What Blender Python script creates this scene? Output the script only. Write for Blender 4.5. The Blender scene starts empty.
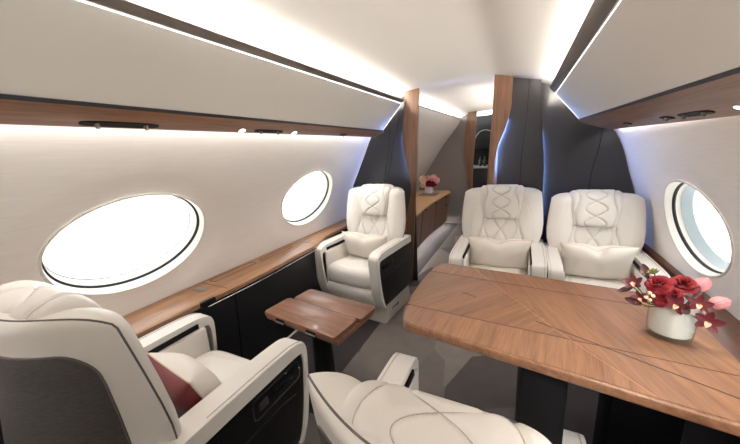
import bpy, bmesh, math, random
import numpy as np
from mathutils import Vector, Matrix, Euler
random.seed(7)
S = bpy.context.scene
COL = S.collection
PI = math.pi

# ------------------------------------------------------------------ helpers
def lin(r, g, b):
    f = lambda c: ((c/255+.055)/1.055)**2.4 if c > 10 else c/255/12.92
    return (f(r), f(g), f(b), 1)

def mesh_from(name, verts, faces, mat, parent=None, smooth=True, angle=40, mat_idx=None):
    me = bpy.data.meshes.new(name)
    me.from_pydata([tuple(v) for v in verts], [], [tuple(f) for f in faces])
    bm = bmesh.new(); bm.from_mesh(me)
    bmesh.ops.remove_doubles(bm, verts=bm.verts, dist=1e-6)
    bmesh.ops.recalc_face_normals(bm, faces=bm.faces)
    bm.to_mesh(me); bm.free()
    return link(name, me, mat, parent, smooth, angle)

def link(name, me, mat, parent=None, smooth=True, angle=40):
    for m in (mat if isinstance(mat, (list, tuple)) else [mat]):
        me.materials.append(m)
    if smooth and len(me.polygons):
        me.polygons.foreach_set('use_smooth', [True]*len(me.polygons))
        me.set_sharp_from_angle(angle=math.radians(angle))
    o = bpy.data.objects.new(name, me)
    COL.objects.link(o)
    if parent: o.parent = parent
    return o

def bm_obj(name, bm, mat, parent=None, smooth=True, angle=40):
    me = bpy.data.meshes.new(name)
    bmesh.ops.recalc_face_normals(bm, faces=bm.faces)
    bm.to_mesh(me); bm.free()
    return link(name, me, mat, parent, smooth, angle)

def add_prism(bm, pts, a, b, axis='x', bevel=0, seg=2):
    """closed 2D outline extruded from a to b along axis; pts are the two other axes in order"""
    def P(p, t):
        if axis == 'x': return (t, p[0], p[1])
        if axis == 'y': return (p[0], t, p[1])
        return (p[0], p[1], t)
    v0 = [bm.verts.new(P(p, a)) for p in pts]
    v1 = [bm.verts.new(P(p, b)) for p in pts]
    n = len(pts); fs = []
    fs.append(bm.faces.new(v0)); fs.append(bm.faces.new(v1[::-1]))
    for i in range(n):
        fs.append(bm.faces.new((v0[i], v0[(i+1) % n], v1[(i+1) % n], v1[i])))
    if bevel:
        ed = set()
        for f in fs[:2]: ed.update(f.edges)
        bmesh.ops.bevel(bm, geom=list(ed), offset=bevel, segments=seg, profile=.5, affect='EDGES', clamp_overlap=True)

def add_box(bm, lo, hi, bevel=0, seg=2):
    x0, y0, z0 = lo; x1, y1, z1 = hi
    vs = [bm.verts.new((x, y, z)) for x in (x0, x1) for y in (y0, y1) for z in (z0, z1)]
    q = [(0,1,3,2),(4,6,7,5),(0,4,5,1),(2,3,7,6),(0,2,6,4),(1,5,7,3)]
    fs = [bm.faces.new([vs[i] for i in f]) for f in q]
    if bevel:
        ed = set(e for f in fs for e in f.edges)
        bmesh.ops.bevel(bm, geom=list(ed), offset=bevel, segments=seg, profile=.5, affect='EDGES', clamp_overlap=True)

def box(name, lo, hi, mat, parent=None, bevel=0, seg=2):
    bm = bmesh.new(); add_box(bm, lo, hi, bevel, seg)
    return bm_obj(name, bm, mat, parent)

def prism(name, pts, a, b, axis, mat, parent=None, bevel=0, seg=2, angle=40):
    bm = bmesh.new(); add_prism(bm, pts, a, b, axis, bevel, seg)
    return bm_obj(name, bm, mat, parent, True, angle)

def tube_data(pts, r, n=6, closed=False, V=None, F=None):
    V = [] if V is None else V; F = [] if F is None else F
    pts = [Vector(p) for p in pts]; m = len(pts); base = len(V)
    up = Vector((0.03, 0.02, 1)).normalized(); prev = None
    for i, p in enumerate(pts):
        a = pts[(i-1) % m] if (closed or i > 0) else p
        b = pts[(i+1) % m] if (closed or i < m-1) else p
        t = (b-a).normalized() if (b-a).length > 1e-9 else Vector((0, 1, 0))
        if prev is None:
            s = t.cross(up)
            if s.length < 1e-3: s = t.cross(Vector((1, 0, 0)))
        else:
            s = prev - t*prev.dot(t)
        s.normalize(); prev = s; w = t.cross(s)
        rr = r[i] if isinstance(r, (list, tuple)) else r
        for k in range(n):
            a_ = 2*PI*k/n
            V.append(p + s*math.cos(a_)*rr + w*math.sin(a_)*rr)
    for i in range(m if closed else m-1):
        for k in range(n):
            j = (i+1) % m
            F.append((base+i*n+k, base+i*n+(k+1) % n, base+j*n+(k+1) % n, base+j*n+k))
    if not closed:
        F.append(tuple(base+k for k in range(n))[::-1])
        F.append(tuple(base+(m-1)*n+k for k in range(n)))
    return V, F

def tube(name, pts, r, mat, parent=None, n=6, closed=False):
    V, F = tube_data(pts, r, n, closed)
    return mesh_from(name, V, F, mat, parent)

def lathe(name, prof, mat, parent=None, n=32, origin=(0, 0, 0)):
    V = []; F = []; ox, oy, oz = origin
    for r, z in prof:
        for k in range(n):
            a = 2*PI*k/n
            V.append((ox+r*math.cos(a), oy+r*math.sin(a), oz+z))
    for i in range(len(prof)-1):
        for k in range(n):
            F.append((i*n+k, i*n+(k+1) % n, (i+1)*n+(k+1) % n, (i+1)*n+k))
    return mesh_from(name, V, F, mat, parent)

def thing(name, label, cat, loc=(0, 0, 0), rz=0, group=None, scale=1):
    o = bpy.data.objects.new(name, None); COL.objects.link(o)
    o.location = loc; o.rotation_euler = (0, 0, rz); o.scale = (scale,)*3
    o.empty_display_size = .1
    return tag(o, label, cat, group)

def tag(o, label, cat, group=None):
    o['label'] = label; o['category'] = cat
    if group: o['group'] = group
    return o

def structure(o):
    o['kind'] = 'structure'; return o

def copy_tree(o, parent=None):
    c = o.copy(); COL.objects.link(c)
    if parent: c.parent = parent
    for ch in list(o.children): copy_tree(ch, c)
    return c

def catmull(pts, k=8):
    out = []
    P = [Vector(p) for p in pts]
    for i in range(len(P)-1):
        p0 = P[max(i-1, 0)]; p1 = P[i]; p2 = P[i+1]; p3 = P[min(i+2, len(P)-1)]
        for j in range(k):
            t = j/k
            out.append(.5*((2*p1)+(-p0+p2)*t+(2*p0-5*p1+4*p2-p3)*t*t+(-p0+3*p1-3*p2+p3)*t**3))
    out.append(P[-1]); return out

# ------------------------------------------------------------------ materials
def new_mat(name):
    m = bpy.data.materials.new(name); m.use_nodes = True
    nt = m.node_tree; b = nt.nodes['Principled BSDF']
    return m, nt, b

def plain(name, col, rough=.5, metal=0, bump=0, bscale=200, coat=0, var=0):
    m, nt, b = new_mat(name)
    b.inputs['Base Color'].default_value = col
    b.inputs['Roughness'].default_value = rough; b.inputs['Metallic'].default_value = metal
    if coat: b.inputs['Coat Weight'].default_value = coat; b.inputs['Coat Roughness'].default_value = .08
    tc = nt.nodes.new('ShaderNodeTexCoord')
    n = nt.nodes.new('ShaderNodeTexNoise'); n.inputs['Scale'].default_value = bscale; n.inputs['Detail'].default_value = 3
    nt.links.new(tc.outputs['Object'], n.inputs['Vector'])
    if bump:
        bp = nt.nodes.new('ShaderNodeBump'); bp.inputs['Strength'].default_value = bump; bp.inputs['Distance'].default_value = .002
        nt.links.new(n.outputs['Fac'], bp.inputs['Height']); nt.links.new(bp.outputs['Normal'], b.inputs['Normal'])
    if var:
        mr = nt.nodes.new('ShaderNodeMix'); mr.data_type = 'RGBA'
        mr.inputs['A'].default_value = tuple(c*(1-var) for c in col[:3])+(1,)
        mr.inputs['B'].default_value = tuple(min(1, c*(1+var)) for c in col[:3])+(1,)
        nt.links.new(n.outputs['Fac'], mr.inputs['Factor']); nt.links.new(mr.outputs['Result'], b.inputs['Base Color'])
    return m

def wood(name, c1, c2, rotz=0, roty=0, stretch=(60, 60, 3), rough=.40, coat=.12):
    """fine straight grain, running along local Z of the mapped space"""
    m, nt, b = new_mat(name)
    tc = nt.nodes.new('ShaderNodeTexCoord')
    mp0 = nt.nodes.new('ShaderNodeMapping'); mp0.inputs['Rotation'].default_value = (0, roty, rotz)
    mp = nt.nodes.new('ShaderNodeMapping'); mp.inputs['Scale'].default_value = stretch
    nt.links.new(tc.outputs['Object'], mp0.inputs['Vector']); nt.links.new(mp0.outputs['Vector'], mp.inputs['Vector'])
    n1 = nt.nodes.new('ShaderNodeTexNoise'); n1.inputs['Scale'].default_value = 1; n1.inputs['Detail'].default_value = 5; n1.inputs['Roughness'].default_value = .6
    n2 = nt.nodes.new('ShaderNodeTexNoise'); n2.inputs['Scale'].default_value = 4.5; n2.inputs['Detail'].default_value = 3
    n3 = nt.nodes.new('ShaderNodeTexNoise'); n3.inputs['Scale'].default_value = .22; n3.inputs['Detail'].default_value = 2
    for n in (n1, n2, n3): nt.links.new(mp.outputs['Vector'], n.inputs['Vector'])
    a = nt.nodes.new('ShaderNodeMath'); a.operation = 'MULTIPLY_ADD'; a.inputs[1].default_value = .45
    nt.links.new(n2.outputs['Fac'], a.inputs[0]); 
    s = nt.nodes.new('ShaderNodeMath'); s.operation = 'MULTIPLY'; s.inputs[1].default_value = .55
    nt.links.new(n1.outputs['Fac'], s.inputs[0]); nt.links.new(s.outputs[0], a.inputs[2])
    a2 = nt.nodes.new('ShaderNodeMath'); a2.operation = 'MULTIPLY_ADD'; a2.inputs[1].default_value = .45
    nt.links.new(n3.outputs['Fac'], a2.inputs[0]); nt.links.new(a.outputs[0], a2.inputs[2])
    r = nt.nodes.new('ShaderNodeValToRGB')
    r.color_ramp.elements[0].position = .52; r.color_ramp.elements[0].color = c1
    r.color_ramp.elements[1].position = .95; r.color_ramp.elements[1].color = c2
    nt.links.new(a2.outputs[0], r.inputs['Fac']); nt.links.new(r.outputs['Color'], b.inputs['Base Color'])
    b.inputs['Roughness'].default_value = rough
    b.inputs['Coat Weight'].default_value = coat; b.inputs['Coat Roughness'].default_value = .15
    return m

def emit(name, col, strength):
    m = bpy.data.materials.new(name); m.use_nodes = True; nt = m.node_tree
    for n in list(nt.nodes): nt.nodes.remove(n)
    e = nt.nodes.new('ShaderNodeEmission'); e.inputs['Color'].default_value = col; e.inputs['Strength'].default_value = strength
    o = nt.nodes.new('ShaderNodeOutputMaterial'); nt.links.new(e.outputs[0], o.inputs['Surface'])
    return m

LEATHER = plain('cream_leather', (.70, .667, .625, 1), .42, bump=.10, bscale=260, var=.02)
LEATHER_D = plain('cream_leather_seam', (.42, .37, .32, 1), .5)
PIPING = plain('grey_piping', (.10, .085, .08, 1), .5)
STITCH = plain('taupe_stitching', (.46, .41, .365, 1), .6)
PLINTH = plain('cream_plinth_plastic', (.55, .51, .46, 1), .4)
BLACKGLOSS = plain('black_gloss_panel', (.007, .0065, .007, 1), .28)
BLACKGLOSS.node_tree.nodes['Principled BSDF'].inputs['Specular IOR Level'].default_value = .3
BLACK = plain('black_satin', (.005, .005, .006, 1), .6)
BLACK.node_tree.nodes['Principled BSDF'].inputs['Specular IOR Level'].default_value = .15
BLACKLEATHER = plain('black_leather', (.008, .0085, .010, 1), .42, bump=.12, bscale=180)
CHARCOAL = plain('charcoal_leather', (.032, .031, .032, 1), .42, bump=.08, bscale=160)
CHROME = plain('satin_chrome', (.75, .74, .80, 1), .22, 1)
BRONZE = plain('dark_bronze_rail', (.20, .175, .155, 1), .4, .4)
GLOSSRAIL = plain('dark_trim', (.03, .03, .035, 1), .35)
CEIL = plain('cream_headliner', (.80, .77, .725, 1), .7, bump=.03, bscale=150)
BINP = plain('pale_bin_panel', (.80, .785, .745, 1), .36, coat=.1)
BINP_F = plain('pale_gloss_panel', (.70, .675, .635, 1), .22, coat=.4)
WALNUT_Y = wood('walnut_grain_lengthwise', lin(104, 70, 50), lin(158, 118, 90), stretch=(55, 2.5, 55))
WALNUT_LEDGE = wood('walnut_ledge', lin(122, 84, 58), lin(172, 132, 98), stretch=(55, 2.5, 55))
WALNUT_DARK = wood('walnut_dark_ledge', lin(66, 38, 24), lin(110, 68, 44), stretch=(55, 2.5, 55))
WALNUT_Z = wood('walnut_grain_upright', lin(84, 56, 41), lin(136, 100, 76), stretch=(55, 55, 2.5))
WALNUT_A = wood('walnut_table_veneer', lin(98, 65, 45), lin(146, 106, 78), rotz=math.radians(-20), stretch=(60, 3, 60))
WALNUT_B = wood('walnut_table_veneer_turned', lin(94, 62, 43), lin(142, 103, 76), rotz=math.radians(38), stretch=(60, 3, 60))
WALNUT_C = wood('walnut_table_veneer_outer', lin(102, 68, 47), lin(150, 110, 81), rotz=math.radians(6), stretch=(60, 3, 60))
WALNUT_X = wood('walnut_side_table', lin(96, 62, 45), lin(146, 104, 80), stretch=(2.5, 55, 55))
TAN = plain('tan_leather_top', lin(200, 160, 118), .38, bump=.04)
INLAY_L = plain('pale_inlay', lin(172, 128, 92), .4)
INLAY_D = plain('dark_inlay', (.018, .015, .014, 1), .4)
SEAM = plain('brown_leaf_seam', lin(82, 48, 30), .5)
GREYFAB = plain('grey_partition_fabric', lin(132, 124, 120), .85, bump=.25, bscale=260, var=.08)
PILLOWFAB = plain('oatmeal_pillow_linen', (.70, .65, .585, 1), .9, bump=.5, bscale=330, var=.07)
PILLOWTAN = plain('tan_pillow_edge', lin(206, 184, 160), .8)
BURGUNDY = plain('burgundy_satin', lin(112, 44, 50), .38, bump=.1, bscale=40)
WHITEFAB = plain('white_pillow_cotton', (.74, .70, .65, 1), .8, bump=.3, bscale=300)
FRAMECREAM = plain('cream_window_frame', (.72, .68, .62, 1), .5)
SHADE = plain('grey_window_shade', (.22, .26, .27, 1), .4)
GASKET = plain('black_gasket', (.012, .012, .014, 1), .5)
LED = emit('white_led_strip', (1, .97, .93, 1), .7)
LEDCOVE = emit('cove_led_strip', (1, .945, .875, 1), 24)
LEDWALL = emit('wall_led_strip', (1, .965, .92, 1), 2.2)
LEDBLUE = emit('blue_led_strip', (.25, .42, 1, 1), 22)
LEDBLUE_W = emit('blue_wall_led', (.25, .42, 1, 1), 5)
LEDVESTC = emit('vestibule_cove_led', (1, .95, .89, 1), 13)
LEDVEST_FILL = emit('vestibule_fill_led', (1, .95, .89, 1), 9)
LEDFLOOR = emit('floor_led_strip', (1, .95, .9, 1), 14)
LAMP = emit('reading_lamp', (1, .94, .86, 1), 3)

# sidewall fabric: fine horizontal weave
def wall_fabric():
    m, nt, b = new_mat('woven_sidewall_fabric')
    tc = nt.nodes.new('ShaderNodeTexCoord')
    mp = nt.nodes.new('ShaderNodeMapping'); mp.inputs['Scale'].default_value = (8, 8, 260)
    n = nt.nodes.new('ShaderNodeTexNoise'); n.inputs['Scale'].default_value = 1; n.inputs['Detail'].default_value = 4
    nt.links.new(tc.outputs['Object'], mp.inputs['Vector']); nt.links.new(mp.outputs['Vector'], n.inputs['Vector'])
    r = nt.nodes.new('ShaderNodeValToRGB')
    r.color_ramp.elements[0].position = .3; r.color_ramp.elements[0].color = (.84, .805, .77, 1)
    r.color_ramp.elements[1].position = .7; r.color_ramp.elements[1].color = (.89, .865, .835, 1)
    nt.links.new(n.outputs['Fac'], r.inputs['Fac']); nt.links.new(r.outputs['Color'], b.inputs['Base Color'])
    bp = nt.nodes.new('ShaderNodeBump'); bp.inputs['Strength'].default_value = .12; bp.inputs['Distance'].default_value = .001
    nt.links.new(n.outputs['Fac'], bp.inputs['Height']); nt.links.new(bp.outputs['Normal'], b.inputs['Normal'])
    b.inputs['Roughness'].default_value = .75
    return m
WALLFAB = wall_fabric()

def dark_weave():
    m, nt, b = new_mat('charcoal_woven_fabric')
    tc = nt.nodes.new('ShaderNodeTexCoord')
    mp = nt.nodes.new('ShaderNodeMapping'); mp.inputs['Scale'].default_value = (60, 60, 420)
    n = nt.nodes.new('ShaderNodeTexNoise'); n.inputs['Scale'].default_value = 1; n.inputs['Detail'].default_value = 4
    nt.links.new(tc.outputs['Object'], mp.inputs['Vector']); nt.links.new(mp.outputs['Vector'], n.inputs['Vector'])
    r = nt.nodes.new('ShaderNodeValToRGB')
    r.color_ramp.elements[0].position = .3; r.color_ramp.elements[0].color = (.034, .030, .029, 1)
    r.color_ramp.elements[1].position = .75; r.color_ramp.elements[1].color = (.072, .063, .060, 1)
    nt.links.new(n.outputs['Fac'], r.inputs['Fac']); nt.links.new(r.outputs['Color'], b.inputs['Base Color'])
    b.inputs['Roughness'].default_value = .7
    return m
DARKWEAVE = dark_weave()

def carpet():
    m, nt, b = new_mat('faceted_carpet')
    tc = nt.nodes.new('ShaderNodeTexCoord')
    mp = nt.nodes.new('ShaderNodeMapping'); mp.inputs['Rotation'].default_value = (0, 0, .5); mp.inputs['Scale'].default_value = (2.6, 1.5, 1)
    nt.links.new(tc.outputs['Object'], mp.inputs['Vector'])
    v = nt.nodes.new('ShaderNodeTexVoronoi'); v.distance = 'MANHATTAN'; v.inputs['Scale'].default_value = 1.25; v.voronoi_dimensions = '2D'
    nt.links.new(mp.outputs['Vector'], v.inputs['Vector'])
    bw = nt.nodes.new('ShaderNodeSeparateColor'); nt.links.new(v.outputs['Color'], bw.inputs['Color'])
    r = nt.nodes.new('ShaderNodeValToRGB')
    r.color_ramp.elements[0].position = .1; r.color_ramp.elements[0].color = lin(74, 67, 66)
    r.color_ramp.elements[1].position = .9; r.color_ramp.elements[1].color = lin(118, 110, 104)
    nt.links.new(bw.outputs[0], r.inputs['Fac'])
    n = nt.nodes.new('ShaderNodeTexNoise'); n.inputs['Scale'].default_value = 300; n.inputs['Detail'].default_value = 2
    n2 = nt.nodes.new('ShaderNodeTexNoise'); n2.inputs['Scale'].default_value = 14; n2.inputs['Detail'].default_value = 4
    nt.links.new(tc.outputs['Object'], n.inputs['Vector']); nt.links.new(tc.outputs['Object'], n2.inputs['Vector'])
    mx = nt.nodes.new('ShaderNodeMix'); mx.data_type = 'RGBA'; mx.blend_type = 'MULTIPLY'; mx.inputs['Factor'].default_value = .35
    ad = nt.nodes.new('ShaderNodeMath'); ad.operation = 'ADD'
    nt.links.new(n.outputs['Fac'], ad.inputs[0]); nt.links.new(n2.outputs['Fac'], ad.inputs[1])
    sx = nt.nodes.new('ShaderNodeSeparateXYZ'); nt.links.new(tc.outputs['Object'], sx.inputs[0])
    ab = nt.nodes.new('ShaderNodeMath'); ab.operation = 'COMPARE'; ab.inputs[1].default_value = -.43; ab.inputs[2].default_value = .47   # lighter aisle runner; dark carpet border on the left, table shade painted in right
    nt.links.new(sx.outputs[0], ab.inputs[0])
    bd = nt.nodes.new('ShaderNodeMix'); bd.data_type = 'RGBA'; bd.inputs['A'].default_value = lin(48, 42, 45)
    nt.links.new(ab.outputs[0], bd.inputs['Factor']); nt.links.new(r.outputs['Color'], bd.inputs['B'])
    nt.links.new(bd.outputs['Result'], mx.inputs['A']); nt.links.new(ad.outputs[0], mx.inputs['B'])
    nt.links.new(mx.outputs['Result'], b.inputs['Base Color'])
    bp = nt.nodes.new('ShaderNodeBump'); bp.inputs['Strength'].default_value = .4; bp.inputs['Distance'].default_value = .003
    nt.links.new(n.outputs['Fac'], bp.inputs['Height']); nt.links.new(bp.outputs['Normal'], b.inputs['Normal'])
    b.inputs['Roughness'].default_value = .95
    return m
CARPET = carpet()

def glass_pane():
    m = bpy.data.materials.new('window_acrylic'); m.use_nodes = True; nt = m.node_tree
    for n in list(nt.nodes): nt.nodes.remove(n)
    t = nt.nodes.new('ShaderNodeBsdfTransparent'); t.inputs['Color'].default_value = (.97, .985, .985, 1)
    g = nt.nodes.new('ShaderNodeBsdfGlossy'); g.inputs['Roughness'].default_value = .03
    mx = nt.nodes.new('ShaderNodeMixShader'); o = nt.nodes.new('ShaderNodeOutputMaterial')
    mx.inputs[0].default_value = .04; nt.links.new(t.outputs[0], mx.inputs[1]); nt.links.new(g.outputs[0], mx.inputs[2])
    nt.links.new(mx.outputs[0], o.inputs['Surface'])
    return m
PANE = glass_pane()

def vase_glass():
    m = bpy.data.materials.new('clear_vase_glass'); m.use_nodes = True; nt = m.node_tree
    for n in list(nt.nodes): nt.nodes.remove(n)
    t = nt.nodes.new('ShaderNodeBsdfTransparent'); t.inputs['Color'].default_value = (.93, .95, .94, 1)
    g = nt.nodes.new('ShaderNodeBsdfGlossy'); g.inputs['Roughness'].default_value = .04
    lw = nt.nodes.new('ShaderNodeLayerWeight'); lw.inputs['Blend'].default_value = .35
    sc = nt.nodes.new('ShaderNodeMath'); sc.operation = 'MULTIPLY_ADD'; sc.inputs[1].default_value = .5; sc.inputs[2].default_value = .05
    mx = nt.nodes.new('ShaderNodeMixShader'); o = nt.nodes.new('ShaderNodeOutputMaterial')
    nt.links.new(lw.outputs['Facing'], sc.inputs[0]); nt.links.new(sc.outputs[0], mx.inputs[0]); nt.links.new(t.outputs[0], mx.inputs[1]); nt.links.new(g.outputs[0], mx.inputs[2])
    nt.links.new(mx.outputs[0], o.inputs['Surface'])
    return m
VGLASS = vase_glass()

# ------------------------------------------------------------------ cabin shell
Y0, YB, YF = -1.30, 2.64, 5.0          # aft end, bulkhead, forward partition
PROF_L = [(-1.44, 0.0), (-1.58, .25), (-1.635, .50), (-1.615, .62), (-1.585, .75), (-1.52, .95), (-1.425, 1.13), (-1.345, 1.29), (-1.285, 1.41), (-1.21, 1.53)]
PROF_R = [(.745, 0.0), (.785, .22), (.80, .40), (.785, .56), (.768, .68), (.725, .88), (.68, 1.02), (.632, 1.18), (.575, 1.305), (.50, 1.42)]
def smooth_prof(p, k=10):
    q = catmull([(a, 0, b) for a, b in p], k); return [(v.x, v.z) for v in q]
class Prof:
    def __init__(s, pts):
        s.p = smooth_prof(pts); s.s = [0]
        for a, b in zip(s.p, s.p[1:]): s.s.append(s.s[-1]+math.hypot(b[0]-a[0], b[1]-a[1]))
        s.L = s.s[-1]
    def at(s, t):
        t = min(max(t, 0), s.L)
        return (float(np.interp(t, s.s, [q[0] for q in s.p])), float(np.interp(t, s.s, [q[1] for q in s.p])))
    def s_at_z(s, z): return float(np.interp(z, [q[1] for q in s.p], s.s))
    def x_at_z(s, z): return s.at(s.s_at_z(z))[0]
    def nrm(s, t):
        a = s.at(t-.01); b = s.at(t+.01); d = Vector((b[0]-a[0], 0, b[1]-a[1])).normalized()
        return Vector((d.z, 0, -d.x))       # for the left wall points into the cabin
PL, PR = Prof(PROF_L), Prof(PROF_R)
WIN_A, WIN_B = .335, .25               # recess half axes
KA, KB = {1: .975, -1: .94}, {1: .965, -1: .90}
def build_wall(name, prof, side, centres, zc):
    """side=+1: inward normal is +x (left wall); -1 right wall. Oval openings with a shallow dish round each."""
    V = []; F = []
    sc = prof.s_at_z(zc); n = 96
    bounds = [Y0]+[(a+b)/2 for a, b in zip(centres, centres[1:])]+[YB+.08]
    def P(y, s, off=0):
        x, z = prof.at(s); nn = prof.nrm(s)*side
        return Vector((x, y, z))-nn*off
    for k, c in enumerate(centres):
        lo, hi = bounds[k], bounds[k+1]
        rect = []; ell = []
        for i in range(n):
            a = 2*PI*i/n; ca, sa = math.cos(a), math.sin(a)
            ell.append((c+WIN_A*KA[side]*ca, sc+WIN_B*KB[side]*sa))
            tx = ((hi-c)/ca if ca > 1e-6 else (lo-c)/ca if ca < -1e-6 else 1e9)
            ts = ((prof.L-sc)/sa if sa > 1e-6 else (0-sc)/sa if sa < -1e-6 else 1e9)
            t = min(tx, ts); rect.append((c+t*ca, sc+t*sa))
        for q in ((hi, prof.L), (lo, prof.L), (lo, 0), (hi, 0)):       # snap nearest to the corners
            i = min(range(n), key=lambda j: (rect[j][0]-q[0])**2+(rect[j][1]-q[1])**2); rect[i] = q
        rings = []
        for f, off in ((0, .012), (.06, .012), (.14, .009), (.2, .003), (.24, 0), (.34, 0), (.45, 0), (.58, 0), (.72, 0), (.86, 0), (1, 0)):
            if f <= .24:
                g = 1+f*1.9
                ring = []
                for (ey, es), (ry, rs) in zip(ell, rect):
                    yy = c+(ey-c)*g; ss = sc+(es-sc)*g
                    ring.append((yy, ss))
            else:
                g0 = 1+.24*1.9; h = (f-.24)/.76; ring = []
                for (ey, es), (ry, rs) in zip(ell, rect):
                    yy = (c+(ey-c)*g0)*(1-h)+ry*h; ss = (sc+(es-sc)*g0)*(1-h)+rs*h
                    ring.append((yy, ss))
            rings.append([P(y_, s_, off) for y_, s_ in ring])
        b = len(V)
        for r in rings: V += r
        for i in range(len(rings)-1):
            for j in range(n):
                F.append((b+i*n+j, b+i*n+(j+1) % n, b+(i+1)*n+(j+1) % n, b+(i+1)*n+j))
    return structure(mesh_from(name, V, F, WALLFAB, None, True, 60))

CY_L = (-.60, .70, 1.955); CY_R = (-.65, .64, 1.91)
ZC_L, ZC_R = .935, .828
build_wall('wall_left', PL, 1, CY_L, ZC_L)
build_wall('wall_right', PR, -1, CY_R, ZC_R)

def ring_band(prof, side, c, zc, rings, n=72):
    """rings: list of (a, b, depth outwards)"""
    sc = prof.s_at_z(zc); x0, z0 = prof.at(sc); nn = prof.nrm(sc)*side
    up = Vector((prof.at(sc+.05)[0]-prof.at(sc-.05)[0], 0, prof.at(sc+.05)[1]-prof.at(sc-.05)[1])).normalized()
    V = []; F = []
    for a, b, d in rings:
        a *= KA[side]; b *= KB[side]
        for i in range(n):
            t = 2*PI*i/n
            p = Vector((x0, c, z0))+Vector((0, 1, 0))*a*math.cos(t)+up*b*math.sin(t)
            if d < .03:       # follow the curved wall near its surface
                xs, zs = prof.at(sc+b*math.sin(t)); p = Vector((xs, c+a*math.cos(t), zs)); q = prof.nrm(sc+b*math.sin(t))*side
                V.append(p-q*d)
            else: V.append(p-nn*d)
    for i in range(len(rings)-1):
        for j in range(n):
            F.append((i*n+j, i*n+(j+1) % n, (i+1)*n+(j+1) % n, (i+1)*n+j))
    return V, F, nn, up, Vector((x0, c, z0))
wn = 0
for prof, side, cs, zc in ((PL, 1, CY_L, ZC_L), (PR, -1, CY_R, ZC_R)):
    for c in cs:
        wn += 1
        root = bpy.data.objects.new('window_%d' % wn, None); COL.objects.link(root); structure(root)
        dp = .022 if side > 0 else .045
        sm_ = FRAMECREAM if side > 0 else SHADE
        V, F, nn, up, o = ring_band(prof, side, c, zc, [(.337, .252, .011), (.334, .249, .005), (.326, .242, .007), (.321, .238, .024), (.319, .236, .034)])
        mesh_from('window_frame', V, F, FRAMECREAM, root)
        V, F, *_ = ring_band(prof, side, c, zc, [(.322, .239, .033), (.320, .237, .041), (.311, .230, .043), (.311, .230, .048)])
        mesh_from('gasket', V, F, GASKET, root)
        V, F, *_ = ring_band(prof, side, c, zc, [(.312, .231, .046), (.310, .229, .062), (.306, .226, .066)])
        mesh_from('inner_frame', V, F, FRAMECREAM, root)
        V, F, *_ = ring_band(prof, side, c, zc, [(.307, .227, .065), (.305, .225, .07+dp)])
        mesh_from('shade_reveal', V, F, sm_, root)
        V, F, *_ = ring_band(prof, side, c, zc, [(.307, .227, .072+dp), (.301, .221, .073+dp)])
        mesh_from('pane_seal', V, F, SHADE, root)
        V, F, *_ = ring_band(prof, side, c, zc, [(.306, .226, .067+dp), (.2, .15, .067+dp), (.02, .015, .067+dp)])
        F.append(tuple(range(2*72, 3*72)))
        mesh_from('pane', V, F, PANE, root)

# floor, ceiling, ends
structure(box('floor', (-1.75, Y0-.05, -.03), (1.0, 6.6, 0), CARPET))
CEILP = [(-1.18, 1.60), (-1.13, 1.69), (-1.04, 1.738), (-.92, 1.748), (-.79, 1.758), (-.60, 1.778), (-.42, 1.786), (-.22, 1.772), (-.08, 1.738), (.05, 1.708), (.16, 1.683), (.26, 1.655), (.35, 1.60), (.42, 1.50)]
cp = smooth_prof(CEILP, 8)
V = []; F = []
ys = [Y0, -.5, .3, 1.0, 1.8, 2.6, 3.2, 4.0, 5.0, 5.3]
for y in ys:
    for x, z in cp: V.append((x, y, z))
n = len(cp)
for i in range(len(ys)-1):
    for j in range(n-1): F.append((i*n+j, i*n+j+1, (i+1)*n+j+1, (i+1)*n+j))
structure(mesh_from('ceiling', V, F, CEIL))
# aft end wall (behind the photographer) and end wall beyond the galley, outlined like the cabin section
sec = [(-1.75, 0)]+[(-1.75, 1.0), (-1.45, 1.5), (-1.1, 1.75), (-.42, 1.85), (.3, 1.75), (.65, 1.45), (1.0, .9), (1.0, 0)]
structure(prism('wall_aft', sec, Y0-.05, Y0, 'y', CEIL))
structure(prism('wall_forward', sec, 6.55, 6.6, 'y', BLACK))

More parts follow.
